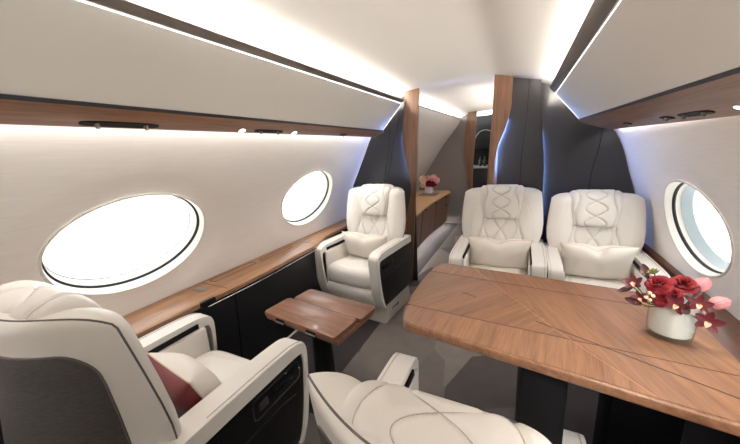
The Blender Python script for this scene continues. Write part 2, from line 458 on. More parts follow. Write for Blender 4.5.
# ------------------------------------------------------------------ overhead bins
def make_bin(side, T, B, W, railpts, label, yend, services):
    """T top edge, B lower edge, W outboard edge of the wooden underside, all (x,z)"""
    t = thing('overhead_bin', label, 'overhead bin', ((T[0]+B[0])/2, (Y0+yend)/2, B[1]))
    off = Vector(t.location)
    def put(o):
        o.data.transform(Matrix.Translation(-off)); o.parent = t; return o
    s = side      # +1 left (outboard is -x), -1 right
    ya, yb = Y0+.01, yend
    out = lambda p, dx, dz: (p[0]-s*dx, p[1]+dz)
    put(prism('door_panel', [T, B, out(B, .02, .012), out(T, .02, -.012)], ya, yb, 'y', BINP))
    put(prism('top_rail', railpts, ya, yb, 'y', BRONZE, bevel=.003))
    xo = W[0]-s*.02; put(prism('housing_back', [out(T, .035, -.006), (xo, W[1]+.13), (xo, W[1]+.11), out(T, .030, -.02)], ya, yb, 'y', CEIL))
    put(prism('housing_side', [(xo, W[1]+.13), (xo, W[1]+.02), (xo+s*.006, W[1]+.02), (xo+s*.006, W[1]+.13)], ya, yb, 'y', CEIL))
    # thin white light line along the panel under the rail and at its forward end
    n_ = Vector((s*.72, 0, -.0)); 
    k = .006
    d = Vector((B[0]-T[0], 0, B[1]-T[1])).normalized(); nr = Vector((-d.z, 0, d.x))
    if nr.x*s < 0: nr = -nr
    def on(p, a, h): return (p[0]+d.x*a+nr.x*h, p[1]+d.z*a+nr.z*h)
    L = math.hypot(B[0]-T[0], B[1]-T[1])
    put(prism('edge_light', [on(T, .018, .0005), on(T, .0205, .0005), on(T, .0205, .002), on(T, .018, .002)], ya, yb, 'y', LED))
    put(prism('edge_light', [on(T, 0, .0005), on(T, L-.006, .0005), on(T, L-.006, .002), on(T, 0, .002)], yb-.0035, yb-.001, 'y', LED))
    put(prism('lower_trim', [on(B, -.004, .003), on(B, .007, .004), on(B, .007, -.012), on(B, -.004, -.012)], ya, yb, 'y', GLOSSRAIL))
    b2 = on(B, .007, .002)
    mid = ((b2[0]*.5+W[0]*.5), (b2[1]*.5+W[1]*.5-.007))
    cu = catmull([(b2[0], 0, b2[1]), (b2[0]*.8+W[0]*.2, 0, b2[1]*.8+W[1]*.2-.006), (mid[0], 0, mid[1]), (W[0]*.85+b2[0]*.15, 0, W[1]*.85+b2[1]*.15-.003), (W[0], 0, W[1])], 5)
    pts = [(v.x, v.z) for v in cu]+[(W[0], W[1]+.02), (b2[0]-s*.01, b2[1]+.025)]
    put(prism('wood_underside', pts, ya, yb+.035, 'y', WALNUT_Y, angle=50))
    # wall-washing light line between underside and sidewall
    put(prism('wall_light', [(W[0]-s*.006, W[1]+.006), (W[0]-s*.022, W[1]+.006), (W[0]-s*.022, W[1]+.012), (W[0]-s*.006, W[1]+.012)], ya, yb-.03, 'y', LEDWALL))
    # service fittings let into the underside: f = fraction across
    def under(f):
        q = [(v.x, v.z) for v in cu]; i = min(int(f*(len(q)-1)), len(q)-2); u = f*(len(q)-1)-i
        p = (q[i][0]*(1-u)+q[i+1][0]*u, q[i][1]*(1-u)+q[i+1][1]*u)
        dd = Vector((q[i+1][0]-q[i][0], 0, q[i+1][1]-q[i][1])).normalized(); nn = Vector((-dd.z, 0, dd.x))
        if nn.z > 0: nn = -nn
        return Vector((p[0], 0, p[1])), dd, nn
    for kind, y, f, half in services:
        p, dd, nn = under(f)
        def W3(u, v, h): return Vector((p.x, y, p.z))+Vector((0, 1, 0))*u+dd*v+nn*h
        if kind == 'panel':
            V = []; F = []
            N = 20
            for h in (-.004, .003):
                for i in range(N*2):
                    a = PI*2*i/(N*2); ca, sa = math.cos(a), math.sin(a)
                    V.append(W3(half*math.copysign(abs(ca)**.5, ca), .016*math.copysign(abs(sa)**.7, sa), h)-off)
            m = N*2
            F = [tuple(range(m)), tuple(range(m, 2*m))]+[(i, (i+1) % m, m+(i+1) % m, m+i) for i in range(m)]
            sp = mesh_from('service_panel', V, F, BLACK, t)
            for u in (-half*.62, half*.62) if half > .05 else (0,):
                ax = [W3(u, 0, .002)-off, W3(u, 0, .014)-off]
                mesh_from('air_nozzle', *tube_data(ax, [.008, .006], 14), BRONZE, sp)
        elif kind == 'lamp':
            ax = [W3(0, 0, -.004)-off, W3(0, 0, .004)-off]
            rl = mesh_from('reading_light', *tube_data(ax, [.018, .018], 18), CHROME, t)
            ax = [W3(0, 0, .003)-off, W3(0, 0, .0055)-off]
            mesh_from('lamp_lens', *tube_data(ax, [.015, .014], 18), LAMP, rl)
    def shear(o):
        for ch in o.children:
            for v in ch.data.vertices:
                d = 2.6-(v.co.y+off.y)
                if s < 0:
                    k = min(1, max(0, (1.602-(v.co.z+off.z))/.2)); v.co.x += .022*d*k; v.co.z -= .007*d*k
                else:
                    k = max(0, 1-abs(v.co.z+off.z-1.447)/.06); v.co.z += .005*d*k
            shear(ch)
    shear(t)
    return t

TL, BL, WL = (-.93, 1.670), (-1.135, 1.447), (-1.238, 1.398)
TR, BR, WR = (.183, 1.602), (.348, 1.398), (.535, 1.315)
make_bin(1, TL, BL, WL, [(-.937, 1.660), (-.919, 1.681), (-.944, 1.708), (-.972, 1.702), (-.965, 1.655)],
         'pale overhead bin along the left wall above the two oval windows', 2.60,
         [('panel', .585, .62, .115), ('lamp', 1.08, .62, 0), ('panel', 1.26, .62, .10), ('lamp', 1.46, .62, 0), ('panel', 2.02, .62, .045),
          ('lamp', -.15, .62, 0), ('panel', -.4, .62, .1)])
make_bin(-1, TR, BR, WR, [(.192, 1.590), (.174, 1.602), (.156, 1.630), (.180, 1.642), (.206, 1.596)],
         'pale overhead bin along the right wall above the dining table', 2.60,
         [('lamp', 1.165, .62, 0), ('panel', 1.40, .62, .10), ('panel', 1.60, .62, .04), ('panel', 2.06, .62, .035), ('lamp', .62, .75, 0),
          ('panel', .5, .62, .1), ('lamp', .2, .62, 0), ('lamp', -.5, .62, 0)])

# cove lights above the bins (fittings lie hidden behind the rails)
def cove(side, x, z, y0, y1, label, m=None):
    t = box('cove_light', (x-.012, y0, z-.004), (x+.012, y1, z+.004), m or LEDCOVE)
    return tag(t, label, 'cove light')
cove(1, -.990, 1.706, Y0+.05, 2.58, 'white cove light line above the left overhead bin')
cove(-1, .235, 1.640, Y0+.05, 2.58, 'white cove light line above the right overhead bin')
cove(-1, -.222, 1.45, 3.0, 4.9, 'added white light strip on the right of the vestibule, hidden behind the post', LEDVEST_FILL)  # added strip, unseen behind the right post, brightens the vestibule wall and credenza
cove(1, -1.00, 1.70, 2.75, 4.95, 'white cove light line above the credenza beyond the left bulkhead', LEDVESTC)

# ------------------------------------------------------------------ side ledges
def ledge(side, prof, label, top, xf, mat, panelmat, details):
    """xf(y) front edge x"""
    t = thing('side_ledge', label, 'side ledge', (prof.x_at_z(top), .6, 0)); off = Vector(t.location)
    ysn = [Y0+.01+i*(2.62-Y0-.01)/40 for i in range(41)]
    xw = prof.x_at_z(top)+side*.004
    V = []; F = []
    for y in ysn:
        f = xf(y)
        sec = [(xw, top), (f-side*.012, top), (f, top-.008), (f, top-.028), (f-side*.012, top-.036), (xw, top-.036)]
        V += [Vector((a, y, b))-off for a, b in sec]
    m = 6
    for i in range(len(ysn)-1):
        for j in range(m): F.append((i*m+j, i*m+(j+1) % m, (i+1)*m+(j+1) % m, (i+1)*m+j))
    F += [tuple(range(m)), tuple(range((len(ysn)-1)*m, len(ysn)*m))]
    mesh_from('wood_top', V, F, mat, t)
    V = []; F = []
    for y in ysn:
        f = xf(y)
        sec = [(f-side*.012, top-.040), (f-side*.014, top-.08), (f-side*.03, .30), (f-side*.06, .02), (f-side*.10, .02), (f-side*.09, .3), (f-side*.06, top-.040)]
        V += [Vector((a, y, b))-off for a, b in sec]
    m = 7
    for i in range(len(ysn)-1):
        for j in range(m): F.append((i*m+j, i*m+(j+1) % m, (i+1)*m+(j+1) % m, (i+1)*m+j))
    F += [tuple(range(m)), tuple(range((len(ysn)-1)*m, len(ysn)*m))]
    mesh_from('lower_panel', V, F, panelmat, t)
    if details:
        # satin trim line under the wooden top
        tube('trim_line', [Vector((xf(y)-side*.004, y, top-.045))-off for y in ysn if .85 < y < 2.0], .0045, CHROME, t)
        # slim dark gap between top and panel
        tube('shadow_gap', [Vector((xf(y)-side*.002, y, top-.037))-off for y in ysn if .85 < y < 2.0], .003, BLACK, t)
        for yy in (1.02, 1.92):
            tube('panel_seam', [Vector((xf(yy)-side*.012-side*a, yy, b))-off for a, b in ((0, top-.05), (.001, .5), (.016, .3), (.045, .05))], .003, BLACK, t)
        # grooves let into the wood
        def groove(x0, x1, y0, y1, rr=.012):
            pts = []
            for (cx, cy, a0) in ((x1-rr, y1-rr, 0), (x0+rr, y1-rr, PI/2), (x0+rr, y0+rr, PI), (x1-rr, y0+rr, 3*PI/2)):
                for k in range(5):
                    a = a0+PI/2*k/4; pts.append(Vector((cx+rr*math.cos(a), cy+rr*math.sin(a), top+.0002))-off)
            tube('groove', pts, .0022, SEAM, t, n=6, closed=True)
        groove(-1.585, -1.535, 1.02, 1.33); groove(-1.57, -1.53, 1.38, 1.68)
        for y0 in (.90, 1.80):
            bm = bmesh.new(); add_box(bm, Vector((-1.565, y0, top-.003))-off, Vector((-1.475, y0+.035, top+.003))-off, .002)
            bm_obj('latch', bm, BRONZE, t)
        tube('cross_seam', [Vector((-1.60, .985, top))-off, Vector((-1.392, .985, top))-off], .002, SEAM, t)
        bm = bmesh.new(); add_box(bm, Vector((-1.398, .82, top-.034))-off, Vector((-1.372, .90, top-.004))-off, .004)
        bm_obj('push_latch', bm, BLACKGLOSS, t)
    else:
        tube('edge_seam', [Vector((xf(y)-side*.05, y, top+.0005))-off for y in ysn], .002, SEAM, t)
    return t
def xfl(y):
    b = -1.392+.022*math.exp(-((y-1.2)/.35)**2)
    if y > 1.75: b -= .075*min(1, (y-1.75)/.3)**1.5
    return b
def xfr(y): return .575 if y < 1.72 else min(.752, .575+.177*(y-1.72)/.16)
ledge(1, PL, 'walnut side ledge with black lower panel under the left windows', .60, xfl, WALNUT_LEDGE, BLACKLEATHER, True)
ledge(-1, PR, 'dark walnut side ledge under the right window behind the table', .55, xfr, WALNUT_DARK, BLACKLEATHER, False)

# ------------------------------------------------------------------ bulkhead partitions
def wavy(edge):          # list of (x, z) smoothed
    return [(v.x, v.z) for v in catmull([(x, 0, z) for x, z in edge], 8)]
def partition(label, post_l, post_r, y, panels, cat='partition'):
    t = thing('partition', label, cat, ((post_l[0][0]+post_r[0][0])/2, y, 0)); off = Vector(t.location)
    a = wavy(post_l); b = wavy(post_r)
    o = prism('wood_post', a+b[::-1], y-.045, y-.018, 'y', WALNUT_Z, bevel=.003); o.data.transform(Matrix.Translation(-off)); o.parent = t
    for name, pts, y0, y1, m in panels:
        o = prism(name, pts, y0, y1, 'y', m, bevel=.004 if 'panel' in name else 0); o.data.transform(Matrix.Translation(-off)); o.parent = t
    return t, off
# left bulkhead
PLl = [(-.930, 0), (-.885, .6), (-.884, .90), (-.915, 1.12), (-.945, 1.30), (-.940, 1.45), (-.918, 1.62), (-.914, 1.748)]
PLr = [(-.905, 0), (-.862, .6), (-.842, .90), (-.818, 1.2), (-.805, 1.45), (-.795, 1.62), (-.790, 1.762)]
PLl = [(-.990, 0), (-.945, .6)]+PLl[2:]
wl = [(PL.x_at_z(z)+.012, z) for z in (0, .2, .4, .6, .8, .95, 1.1, 1.25, 1.36, 1.44)]
lp = wl+[(-1.13, 1.56), (-1.02, 1.70), (-.90, 1.74), (-.86, 1.74), (-.86, 0)]
T1, off1 = partition('charcoal left bulkhead with wavy walnut post behind the single facing seat', PLl, PLr, 2.64,
    [('leather_panel', lp, 2.645, 2.665, CHARCOAL)])
def seam_on(pts, y, t, off, m=BLACK, r=.0025):
    q = [Vector((v.x, y, v.z))-off for v in catmull([(x, 0, z) for x, z in pts], 6)]
    return tube('panel_seam', q, r, m, t)
seam_on([(-.985, 1.71), (-1.0, 1.52), (-1.06, 1.30), (-1.10, 1.12), (-1.16, .9), (-1.17, .3)], 2.645, T1, off1)
seam_on([(-1.075, 1.60), (-1.105, 1.274), (-1.157, 1.0), (-1.2, .3)], 2.645, T1, off1)
q = [Vector((x+.008, 2.633, z))-off1 for x, z in wavy(PLl) if 1.02 < z < 1.42]
tube('blue_light', q, .005, LEDBLUE, T1)
q = [Vector((PL.x_at_z(z)+.009, 2.69, z))-off1 for z in np.linspace(.62, 1.25, 24)]
tube('blue_light', q, .003, LEDBLUE_W, T1)
# right bulkhead
PRl = [(-.262, 0), (-.250, .6), (-.240, .94), (-.222, 1.36), (-.210, 1.6), (-.205, 1.778)]
PRr = [(-.200, 0), (-.192, .6), (-.187, .94), (-.175, 1.21), (-.120, 1.38), (-.087, 1.52), (-.083, 1.64), (-.082, 1.748)]
wr = [(PR.x_at_z(z)-.008, z) for z in (0, .2, .4, .6, .8, .95, 1.1, 1.2, 1.30, 1.38)]
inner_r = wavy([(.16, 0), (.16, .9), (.156, 1.09), (.139, 1.275), (.116, 1.45), (.104, 1.65), (.104, 1.70)])
rp2 = wr+[(.345, 1.52), (.26, 1.60), (.17, 1.66), (.085, 1.69)]+[(.085, 0)]
rp1 = inner_r+[(.03, 1.712), (-.09, 1.742), (-.17, 1.745), (-.17, 0)]
T2, off2 = partition('charcoal right bulkhead with wavy walnut post behind the two facing seats', PRl, PRr, 2.64,
    [('leather_panel', rp2, 2.675, 2.69, CHARCOAL), ('leather_panel', rp1, 2.640, 2.652, CHARCOAL)])
q = [Vector((x-.008, 2.632, z))-off2 for x, z in wavy(PRr) if 1.05 < z < 1.46]
tube('blue_light', q, .005, LEDBLUE, T2)
q = [Vector((x-.006, 2.664, z))-off2 for x, z in inner_r if .6 < z < 1.36]
tube('blue_light', q, .003, LEDBLUE, T2)
seam_on([(.028, 1.712), (.024, 1.5), (.012, 1.3), (.002, 1.1), (0, .4)], 2.640, T2, off2, r=.002)
seam_on([(.50, 1.33), (.49, 1.2), (.46, 1.0), (.45, .6)], 2.675, T2, off2, r=.002)
wpts = [Vector((PR.x_at_z(z)-.007, 2.682, z))-off2 for z in np.linspace(.3, 1.3, 24)]
tube('wood_edge', wpts, .006, WALNUT_Z, T2)

# ------------------------------------------------------------------ forward vestibule
fp = [(-1.66, .3), (-1.62, .6), (-1.50, .85), (-1.36, 1.06), (-1.20, 1.30), (-1.06, 1.47), (-.96, 1.60), (-.925, 1.672)]
sp = smooth_prof(fp, 6); V = []; F = []; m = len(sp)
for y, dx in ((2.74, 0), (3.4, .01), (4.2, .03), (YF+.07, .06)):
    V += [(x+dx, y, z) for x, z in sp]
for i in range(3):
    for j in range(m-1): F.append((i*m+j, i*m+j+1, (i+1)*m+j+1, (i+1)*m+j))
structure(mesh_from('wall_vestibule', V, F, BINP_F))
structure(tube('trim_1', [(-.925+.06*(y-2.69)/2.31+.002, y, 1.676) for y in np.linspace(2.7, YF, 8)], .008, BRONZE))
# grey fabric partition at the end of the vestibule with a second wavy post
gl = [(x+.03, z) for x, z in sp if z > .02]
gp = [(-1.60, 0)]+gl+[(-.83, 1.72), (-.72, 1.752), (-.70, 1.752), (-.70, 0)]
T3, off3 = partition('grey fabric partition with a walnut post at the far end of the aisle',
    [(-.72, 0), (-.735, .5), (-.755, .8), (-.800, 1.15), (-.800, 1.4), (-.785, 1.58), (-.757, 1.755)],
    [(-.66, 0), (-.672, .5), (-.672, .8), (-.66, 1.1), (-.645, 1.4), (-.632, 1.6), (-.627, 1.765)], 5.03, [('fabric_panel', gp, 5.04, 5.06, GREYFAB)])
# aisle wall on the right of the vestibule, hidden behind the right bulkhead from the aft cabin
structure(box('wall_vestibule_right', (-.19, 2.69, 0), (-.17, 6.5, 1.76), GREYFAB))
# galley cabinet beyond
g = thing('galley_cabinet', 'dark galley cabinet with a worktop seen through the doorway between walnut posts', 'cabinet', (-.55, 6.0, 0))
def gb(name, lo, hi, m, bv=.004):
    bm = bmesh.new(); add_box(bm, Vector(lo)-Vector(g.location), Vector(hi)-Vector(g.location), bv); return bm_obj(name, bm, m, g)
gb('back_panel', (-1.3, 6.30, 0), (-.22, 6.34, 1.78), BLACK)
gb('base_unit', (-1.2, 5.75, 0), (-.22, 6.29, .86), BLACKGLOSS)
gb('worktop', (-1.2, 5.70, .86), (-.22, 6.29, .89), BRONZE)
gb('upper_unit', (-1.2, 5.95, 1.20), (-.22, 6.29, 1.77), BLACKGLOSS)
arch = [Vector((-.60+.16*math.cos(a), 5.93, 1.36+.16*math.sin(a)))-Vector(g.location) for a in np.linspace(PI*.3, PI*.95, 14)]
tube('arched_trim', arch, .006, BRONZE, g)
for k, (x, lab) in enumerate(((-.66, 'dark glass bottle standing left on the galley worktop'), (-.585, 'dark glass bottle standing right on the galley worktop'))):
    b = lathe('bottle', [(0, 0), (.025, 0), (.028, .01), (.028, .10), (.010, .13), (.009, .17), (0, .17)], BLACKGLOSS, None, 16)
    b.location = (x, 5.85, .89); tag(b, lab, 'bottle', 'bottles on the galley worktop')

# credenza
def credenza():
    y0, y1, top = 2.71, 4.98, .57
    t = thing('credenza', 'low curved walnut credenza with tan top in the forward vestibule', 'credenza', (-1.2, 3.8, 0)); off = Vector(t.location)
    def fx(y):
        u = (y-y0)/(y1-y0); return -.965-.055*math.sin(PI*u)
    N = 28; ysn = [y0+(y1-y0)*i/N for i in range(N+1)]
    def loft(name, secf, m, ya=None, yb=None):
        yy = [y for y in ysn if (ya is None or y >= ya) and (yb is None or y <= yb)]
        V = []; F = []
        for y in yy: s_ = secf(y); V += [Vector((a, y, b))-off for a, b in s_]
        k = len(secf(y0))
        for i in range(len(yy)-1):
            for j in range(k): F.append((i*k+j, i*k+(j+1) % k, (i+1)*k+(j+1) % k, (i+1)*k+j))
        F += [tuple(range(k)), tuple(range((len(yy)-1)*k, len(yy)*k))]
        return mesh_from(name, V, F, m, t)
    def end(y):    # rounded far corner
        d = max(0, y-(y1-.18))/.18; return .10*d*d
    loft('top', lambda y: [(-1.55, top), (fx(y)-end(y), top), (fx(y)-end(y)+.004, top-.01), (fx(y)-end(y), top-.022), (-1.55, top-.022)], TAN)
    loft('body', lambda y: [(-1.55, top-.023), (fx(y)-.018-end(y), top-.023), (fx(y)-.07-end(y), .09), (-1.55, .09)], WALNUT_Z)
    loft('toe_kick', lambda y: [(-1.55, .0), (fx(y)-.16, .0), (fx(y)-.16, .089), (-1.55, .089)], BLACK)
    loft('floor_light', lambda y: [(fx(y)-.085-end(y), .083), (fx(y)-.10-end(y), .083), (fx(y)-.10-end(y), .089), (fx(y)-.085-end(y), .089)], LEDFLOOR)
    for yy in (3.45, 4.15):
        tube('door_seam', [Vector((fx(yy)-.0175, yy, top-.03))-off, Vector((fx(yy)-.0685, yy, .10))-off], .003, BLACK, t)
    for yy in (3.6, 4.1, 4.62):
        bm = bmesh.new(); add_box(bm, Vector((fx(yy)-.03, yy-.045, top-.055))-off, Vector((fx(yy)-.006, yy+.045, top-.028))-off, .004)
        bm_obj('handle', bm, BLACKGLOSS, t)
    bm = bmesh.new(); yy = 4.72; add_box(bm, Vector((fx(yy)-.055, yy-.04, .36))-off, Vector((fx(yy)-.030, yy+.04, .39))-off, .004)
    bm_obj('handle', bm, BLACKGLOSS, t)
credenza()

# ------------------------------------------------------------------ seats
BB, BT = np.array([-.175, .36]), np.array([-.275, 1.015])
BL_ = np.linalg.norm(BT-BB); BD = (BT-BB)/BL_; BN = np.array([BD[1], -BD[0]])
def Wv(v): return np.interp(v, [0, .25, .40, .50, .62, .78, .9, 1], [.222, .238, .292, .308, .312, .306, .298, .290])
def edge_e(u, v, pu=9, pv=2.4, v0=.87):
    a = np.clip(1-np.abs(u)**pu, 0, 1)**(1/2.2)
    b = np.clip(1-np.clip((v-v0)/(1-v0), 0, 1)**pv, 0, 1)**.5
    return a*b
def edge_off(u): return .040*u*u-.068*(1-u*u)
def back_pt(u, v, off):
    L = BL_*(1-.055*np.abs(u)**8-.010*u*u)
    p = BB[:, None]+BD[:, None]*(v*L)+BN[:, None]*off
    return np.stack([u*Wv(v), p[0], p[1]], 1)
def front_off(u, v):
    return edge_off(u)+(.118-.078*u*u+.016*np.exp(-((v-.25)/.2)**2)*np.exp(-(u/.6)**4)-.010*np.exp(-(u/.42)**4)*(v > .1)+.016*np.exp(-((np.abs(u)-.70)/.22)**2))*edge_e(u, v)
def rear_off(u, v):
    return edge_off(u)-(np.interp(v, [0, .25, .5, .75, .9, 1], [.112, .107, .072, .022, .012, .010])*(1-u*u)+.012)*edge_e(u, v, 12, 4, .92)
def seg_dist(P, lines):
    d = np.full(len(P), 9.)
    for ln in lines:
        ln = np.array(ln)
        for a, b in zip(ln, ln[1:]):
            ab = b-a; t = np.clip(((P-a)@ab)/(ab@ab+1e-12), 0, 1)
            d = np.minimum(d, np.linalg.norm(P-(a+t[:, None]*ab), axis=1))
    return d
def sm2(pts, k=6): return [(v.x, v.y) for v in catmull([(x, y, 0) for x, y in pts], k)]
# seams on the backrest: (lateral, height along back)
SIDE = [sm2([(s*.138, .405), (s*.140, .36), (s*.166, .27), (s*.178, .20), (s*.168, .10)]) for s in (-1, 1)]
XQ = [sm2([(s*.050, .405), (s*.022, .35), (-s*.030, .28), (-s*.080, .19), (-s*.115, .10)]) for s in (-1, 1)]
XQ2 = [sm2([(s*.100, .405), (s*.125, .34), (s*.100, .26), (s*.055, .18), (s*.02, .10)]) for s in (-1, 1)]
WING = [sm2([(s*.195, .53), (s*.222, .45), (s*.235, .34), (s*.240, .24)]) for s in (-1, 1)]
def grid_faces(nu, nv, flip=False, base=0):
    F = []
    for j in range(nv-1):
        for i in range(nu-1):
            a = base+j*nu+i
            F.append((a, a+1, a+nu+1, a+nu))
    return F

def make_seat(label, detailed=True):
    t = thing('cabin_seat', label, 'seat', (0, 0, 0), group=None)
    # plinth
    bm = bmesh.new()
    pts = [(-.28, 0), (.20, 0), (.16, .17), (-.24, .17)]
    add_prism(bm, pts, -.300, .300, 'x', .02)
    pl = bm_obj('plinth', bm, PLINTH, t)
    for s in (-1, 1):
        bm = bmesh.new(); add_box(bm, (s*.301-.004, -.02, .075), (s*.301+.004, .10, .105), .004)
        bm_obj('floor_latch', bm, CHROME, pl)
    # arms: padded top running into a rounded front band
    for s in (-1, 1):
        outer = sm2([(-.27, .600), (-.05, .604), (.20, .602), (.285, .588), (.312, .555), (.308, .45), (.292, .32), (.268, .22), (.235, .155)], 5)
        inner = sm2([(.22, .155), (.250, .22), (.276, .33), (.292, .45), (.291, .527), (.268, .546), (.10, .548), (-.10, .548), (-.27, .545)], 5)
        a, b = (.232, .320) if s > 0 else (-.320, -.232)
        bm = bmesh.new(); add_prism(bm, outer+inner, a, b, 'x', .016, 3)
        arm = bm_obj('armrest', bm, LEATHER, t, True, 50)
        # seam lines along the padded top
        for xx in (.306,):
            tube('piping', [Vector((s*xx, y, z+.0012)) for y, z in outer[4:30]], .0016, LEATHER_D, arm)
        # black gloss outer panel
        p = sm2([(-.275, .545), (-.1, .547), (.15, .546), (.266, .544), (.291, .525), (.291, .45), (.275, .33), (.249, .22), (.22, .16)], 4)+[(-.26, .16)]
        bm = bmesh.new(); add_prism(bm, p, s*.268, s*.308, 'x', .006)
        pan = bm_obj('side_panel', bm, BLACKGLOSS, t, True, 50)
        ring = []
        for (cy, cz, a0) in ((.25, .505, 0), (.06, .505, PI/2), (.06, .455, PI), (.25, .455, 3*PI/2)):
            for k in range(5):
                aa = a0+PI/2*k/4; ring.append(Vector((s*.3085, cy+.018*math.cos(aa), cz+.014*math.sin(aa))))
        tube('control_recess', ring, .0022, GLOSSRAIL, pan, closed=True)
        bm = bmesh.new(); add_box(bm, (s*.309-.004, .13, .470), (s*.309+.004, .24, .492), .004); bm_obj('lever', bm, BLACK, pan)
        bm = bmesh.new(); add_box(bm, (s*.309-.005, .065, .466), (s*.309+.005, .105, .496), .005); bm_obj('button', bm, GLOSSRAIL, pan)
        low = [Vector((s*.309, y, z)) for y, z in sm2([(-.25, .405), (0, .405), (.16, .40), (.235, .385)], 5)]
        tube('panel_line', low, .0016, GLOSSRAIL, pan)
        # inner face of the arm with its dark stowage slot
        bm = bmesh.new(); add_box(bm, (s*.216, -.22, .28), (s*.236, .262, .548), .006); ip = bm_obj('arm_lining', bm, LEATHER, t)
        bm = bmesh.new(); add_box(bm, (min(s*.224, s*.236), -.20, .556), (max(s*.224, s*.236), .235, .578), .001); bm_obj('stowage_slot', bm, BLACK, arm)
        tube('slot_trim', [Vector((s*.2245, -.20, .5545)), Vector((s*.2245, .235, .5545))], .0032, CHROME, arm)
    # seat cushion: rounded front, quilted top
    nu, nv = 81, 90
    prof = catmull([(-.19, .44, 0), (-.05, .442, 0), (.08, .449, 0), (.18, .455, 0), (.245, .448, 0), (.283, .418, 0), (.292, .37, 0), (.284, .32, 0), (.262, .302, 0)], 12)
    ps = np.array([(p.x, p.y) for p in prof]); cl = np.r_[0, np.cumsum(np.linalg.norm(np.diff(ps, axis=0), axis=1))]
    sv = np.linspace(0, cl[-1], nv); cy = np.interp(sv, cl, ps[:, 0]); cz = np.interp(sv, cl, ps[:, 1])
    tg = np.gradient(np.stack([cy, cz], 1), axis=0); tg /= np.linalg.norm(tg, axis=1)[:, None]; nr = np.stack([-tg[:, 1], tg[:, 0]], 1)
    U, J = np.meshgrid(np.linspace(-1, 1, nu), np.arange(nv)); u = U.ravel(); j = J.ravel()
    x = u*.220; P = np.stack([x, sv[j]], 1)
    ql = [sm2([(s*.155, -.01), (s*.150, .15), (s*.165, .30), (s*.15, .40), (0, .435)], 6) for s in (-1, 1)]
    ql += [sm2([(s*.15, .03), (s*.07, .13), (-s*.02, .25), (-s*.10, .36), (-s*.15, .40)], 6) for s in (-1, 1)]
    ql += [sm2([(s*.05, 0), (s*.02, .10), (s*.06, .24), (s*.13, .33)], 6) for s in (-1, 1)]
    g = -.0045*np.exp(-(seg_dist(P, ql)/.006)**2)
    off = g-.028*(np.abs(u)**7)
    V = np.stack([x, cy[j]+nr[j, 0]*off, cz[j]+nr[j, 1]*off], 1)
    cu = mesh_from('seat_cushion', list(V), grid_faces(nu, nv), LEATHER, t)
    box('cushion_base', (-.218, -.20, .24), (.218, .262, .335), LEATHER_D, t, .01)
    # leg rest below a dark seam
    bm = bmesh.new(); add_prism(bm, [(.20, .296), (.272, .296), (.288, .27), (.280, .22), (.260, .165), (.20, .15)], -.228, .228, 'x', .012, 3)
    bm_obj('leg_rest', bm, LEATHER, t, True, 50)
    # backrest
    nu, nv = 111, 120
    uu = np.sin(np.linspace(-PI/2, PI/2, nu)*.93)/math.sin(PI/2*.93); vv = np.sin(np.linspace(0, PI/2, nv))*.35+np.linspace(0, 1, nv)*.65
    U, Vv = np.meshgrid(uu, vv); u = U.ravel(); v = Vv.ravel()
    P = np.stack([u*Wv(v), v*BL_], 1)
    gr = -.0095*np.exp(-(seg_dist(P, SIDE+XQ+XQ2)/.0065)**2)-.0022*np.exp(-(seg_dist(P, WING)/.006)**2)
    A = back_pt(u, v, front_off(u, v)+gr*edge_e(u, v))
    B = back_pt(u, v, rear_off(u, v))
    n0 = len(A); F = grid_faces(nu, nv)+[f[::-1] for f in grid_faces(nu, nv, base=n0)]
    F += [(i, i+1, n0+i+1, n0+i) for i in range(nu-1)]
    bk = mesh_from('backrest', list(A)+list(B), F, LEATHER, t, True, 70)
    def on_back(pts, lift=.0005):
        q = np.array(pts); v_ = q[:, 1]/BL_; u_ = q[:, 0]/Wv(v_)
        return [Vector(p) for p in back_pt(u_, v_, front_off(u_, v_)-.0082+lift)]
    for ln in SIDE+XQ+XQ2: tube('stitching', on_back(ln), .0011, STITCH, bk, 5)
    # piping where front leather meets rear shell
    pu = [(-1, v_) for v_ in np.linspace(.1, .985, 30)]+[(u_, .9985) for u_ in np.linspace(-.985, .985, 40)]+[(1, v_) for v_ in np.linspace(.985, .1, 30)]
    q = np.array(pu); pp = back_pt(q[:, 0], q[:, 1], edge_off(q[:, 0]))
    c = pp.mean(0)
    tube('piping', [Vector(p) for p in pp], .0025, PIPING, bk, 6)
    # dark woven rear panel
    mu, mv = 48, 48
    uu = np.linspace(-1, 1, mu); vv = np.linspace(0, 1, mv); U, Vv = np.meshgrid(uu, vv); u = U.ravel(); v = Vv.ravel()
    # rounded upper corners
    vv_ = .04+v*.835; half = .83-.19*(1-np.sqrt(np.clip(1-(np.clip(vv_-.785, 0, .09)/.09)**2, 0, 1)))
    pu_ = u*half; pv_ = vv_
    ed = 1-np.clip(np.maximum(np.abs(u), v), 0, 1)**24
    R = back_pt(pu_, pv_, rear_off(pu_, pv_)-.0005-.005*ed)
    rp = mesh_from('rear_panel', list(R), grid_faces(mu, mv), DARKWEAVE, t)
    bl = [(-.83, a) for a in np.linspace(.06, .78, 24)]+[(-.64-.19*math.cos(q_), .785+.09*math.sin(q_)) for q_ in np.linspace(.1, PI/2, 9)]+[(a, .875) for a in np.linspace(-.60, -.02, 14)]
    bl += [(-a, b) for a, b in bl[::-1]]
    q = np.array(bl); tube('panel_piping', [Vector(p) for p in back_pt(q[:, 0], q[:, 1], rear_off(q[:, 0], q[:, 1])-.001)], .0028, PIPING, rp, 6)
    # quilted headrest folded over the top
    path = catmull([(.050, .405, 0), (.074, .416, 0), (.084, .46, 0), (.086, .55, 0), (.076, .622, 0), (.048, .666, 0), (.012, .682, 0), (-.020, .680, 0), (-.042, .668, 0), (-.052, .648, 0), (-.045, .62, 0)], 10)
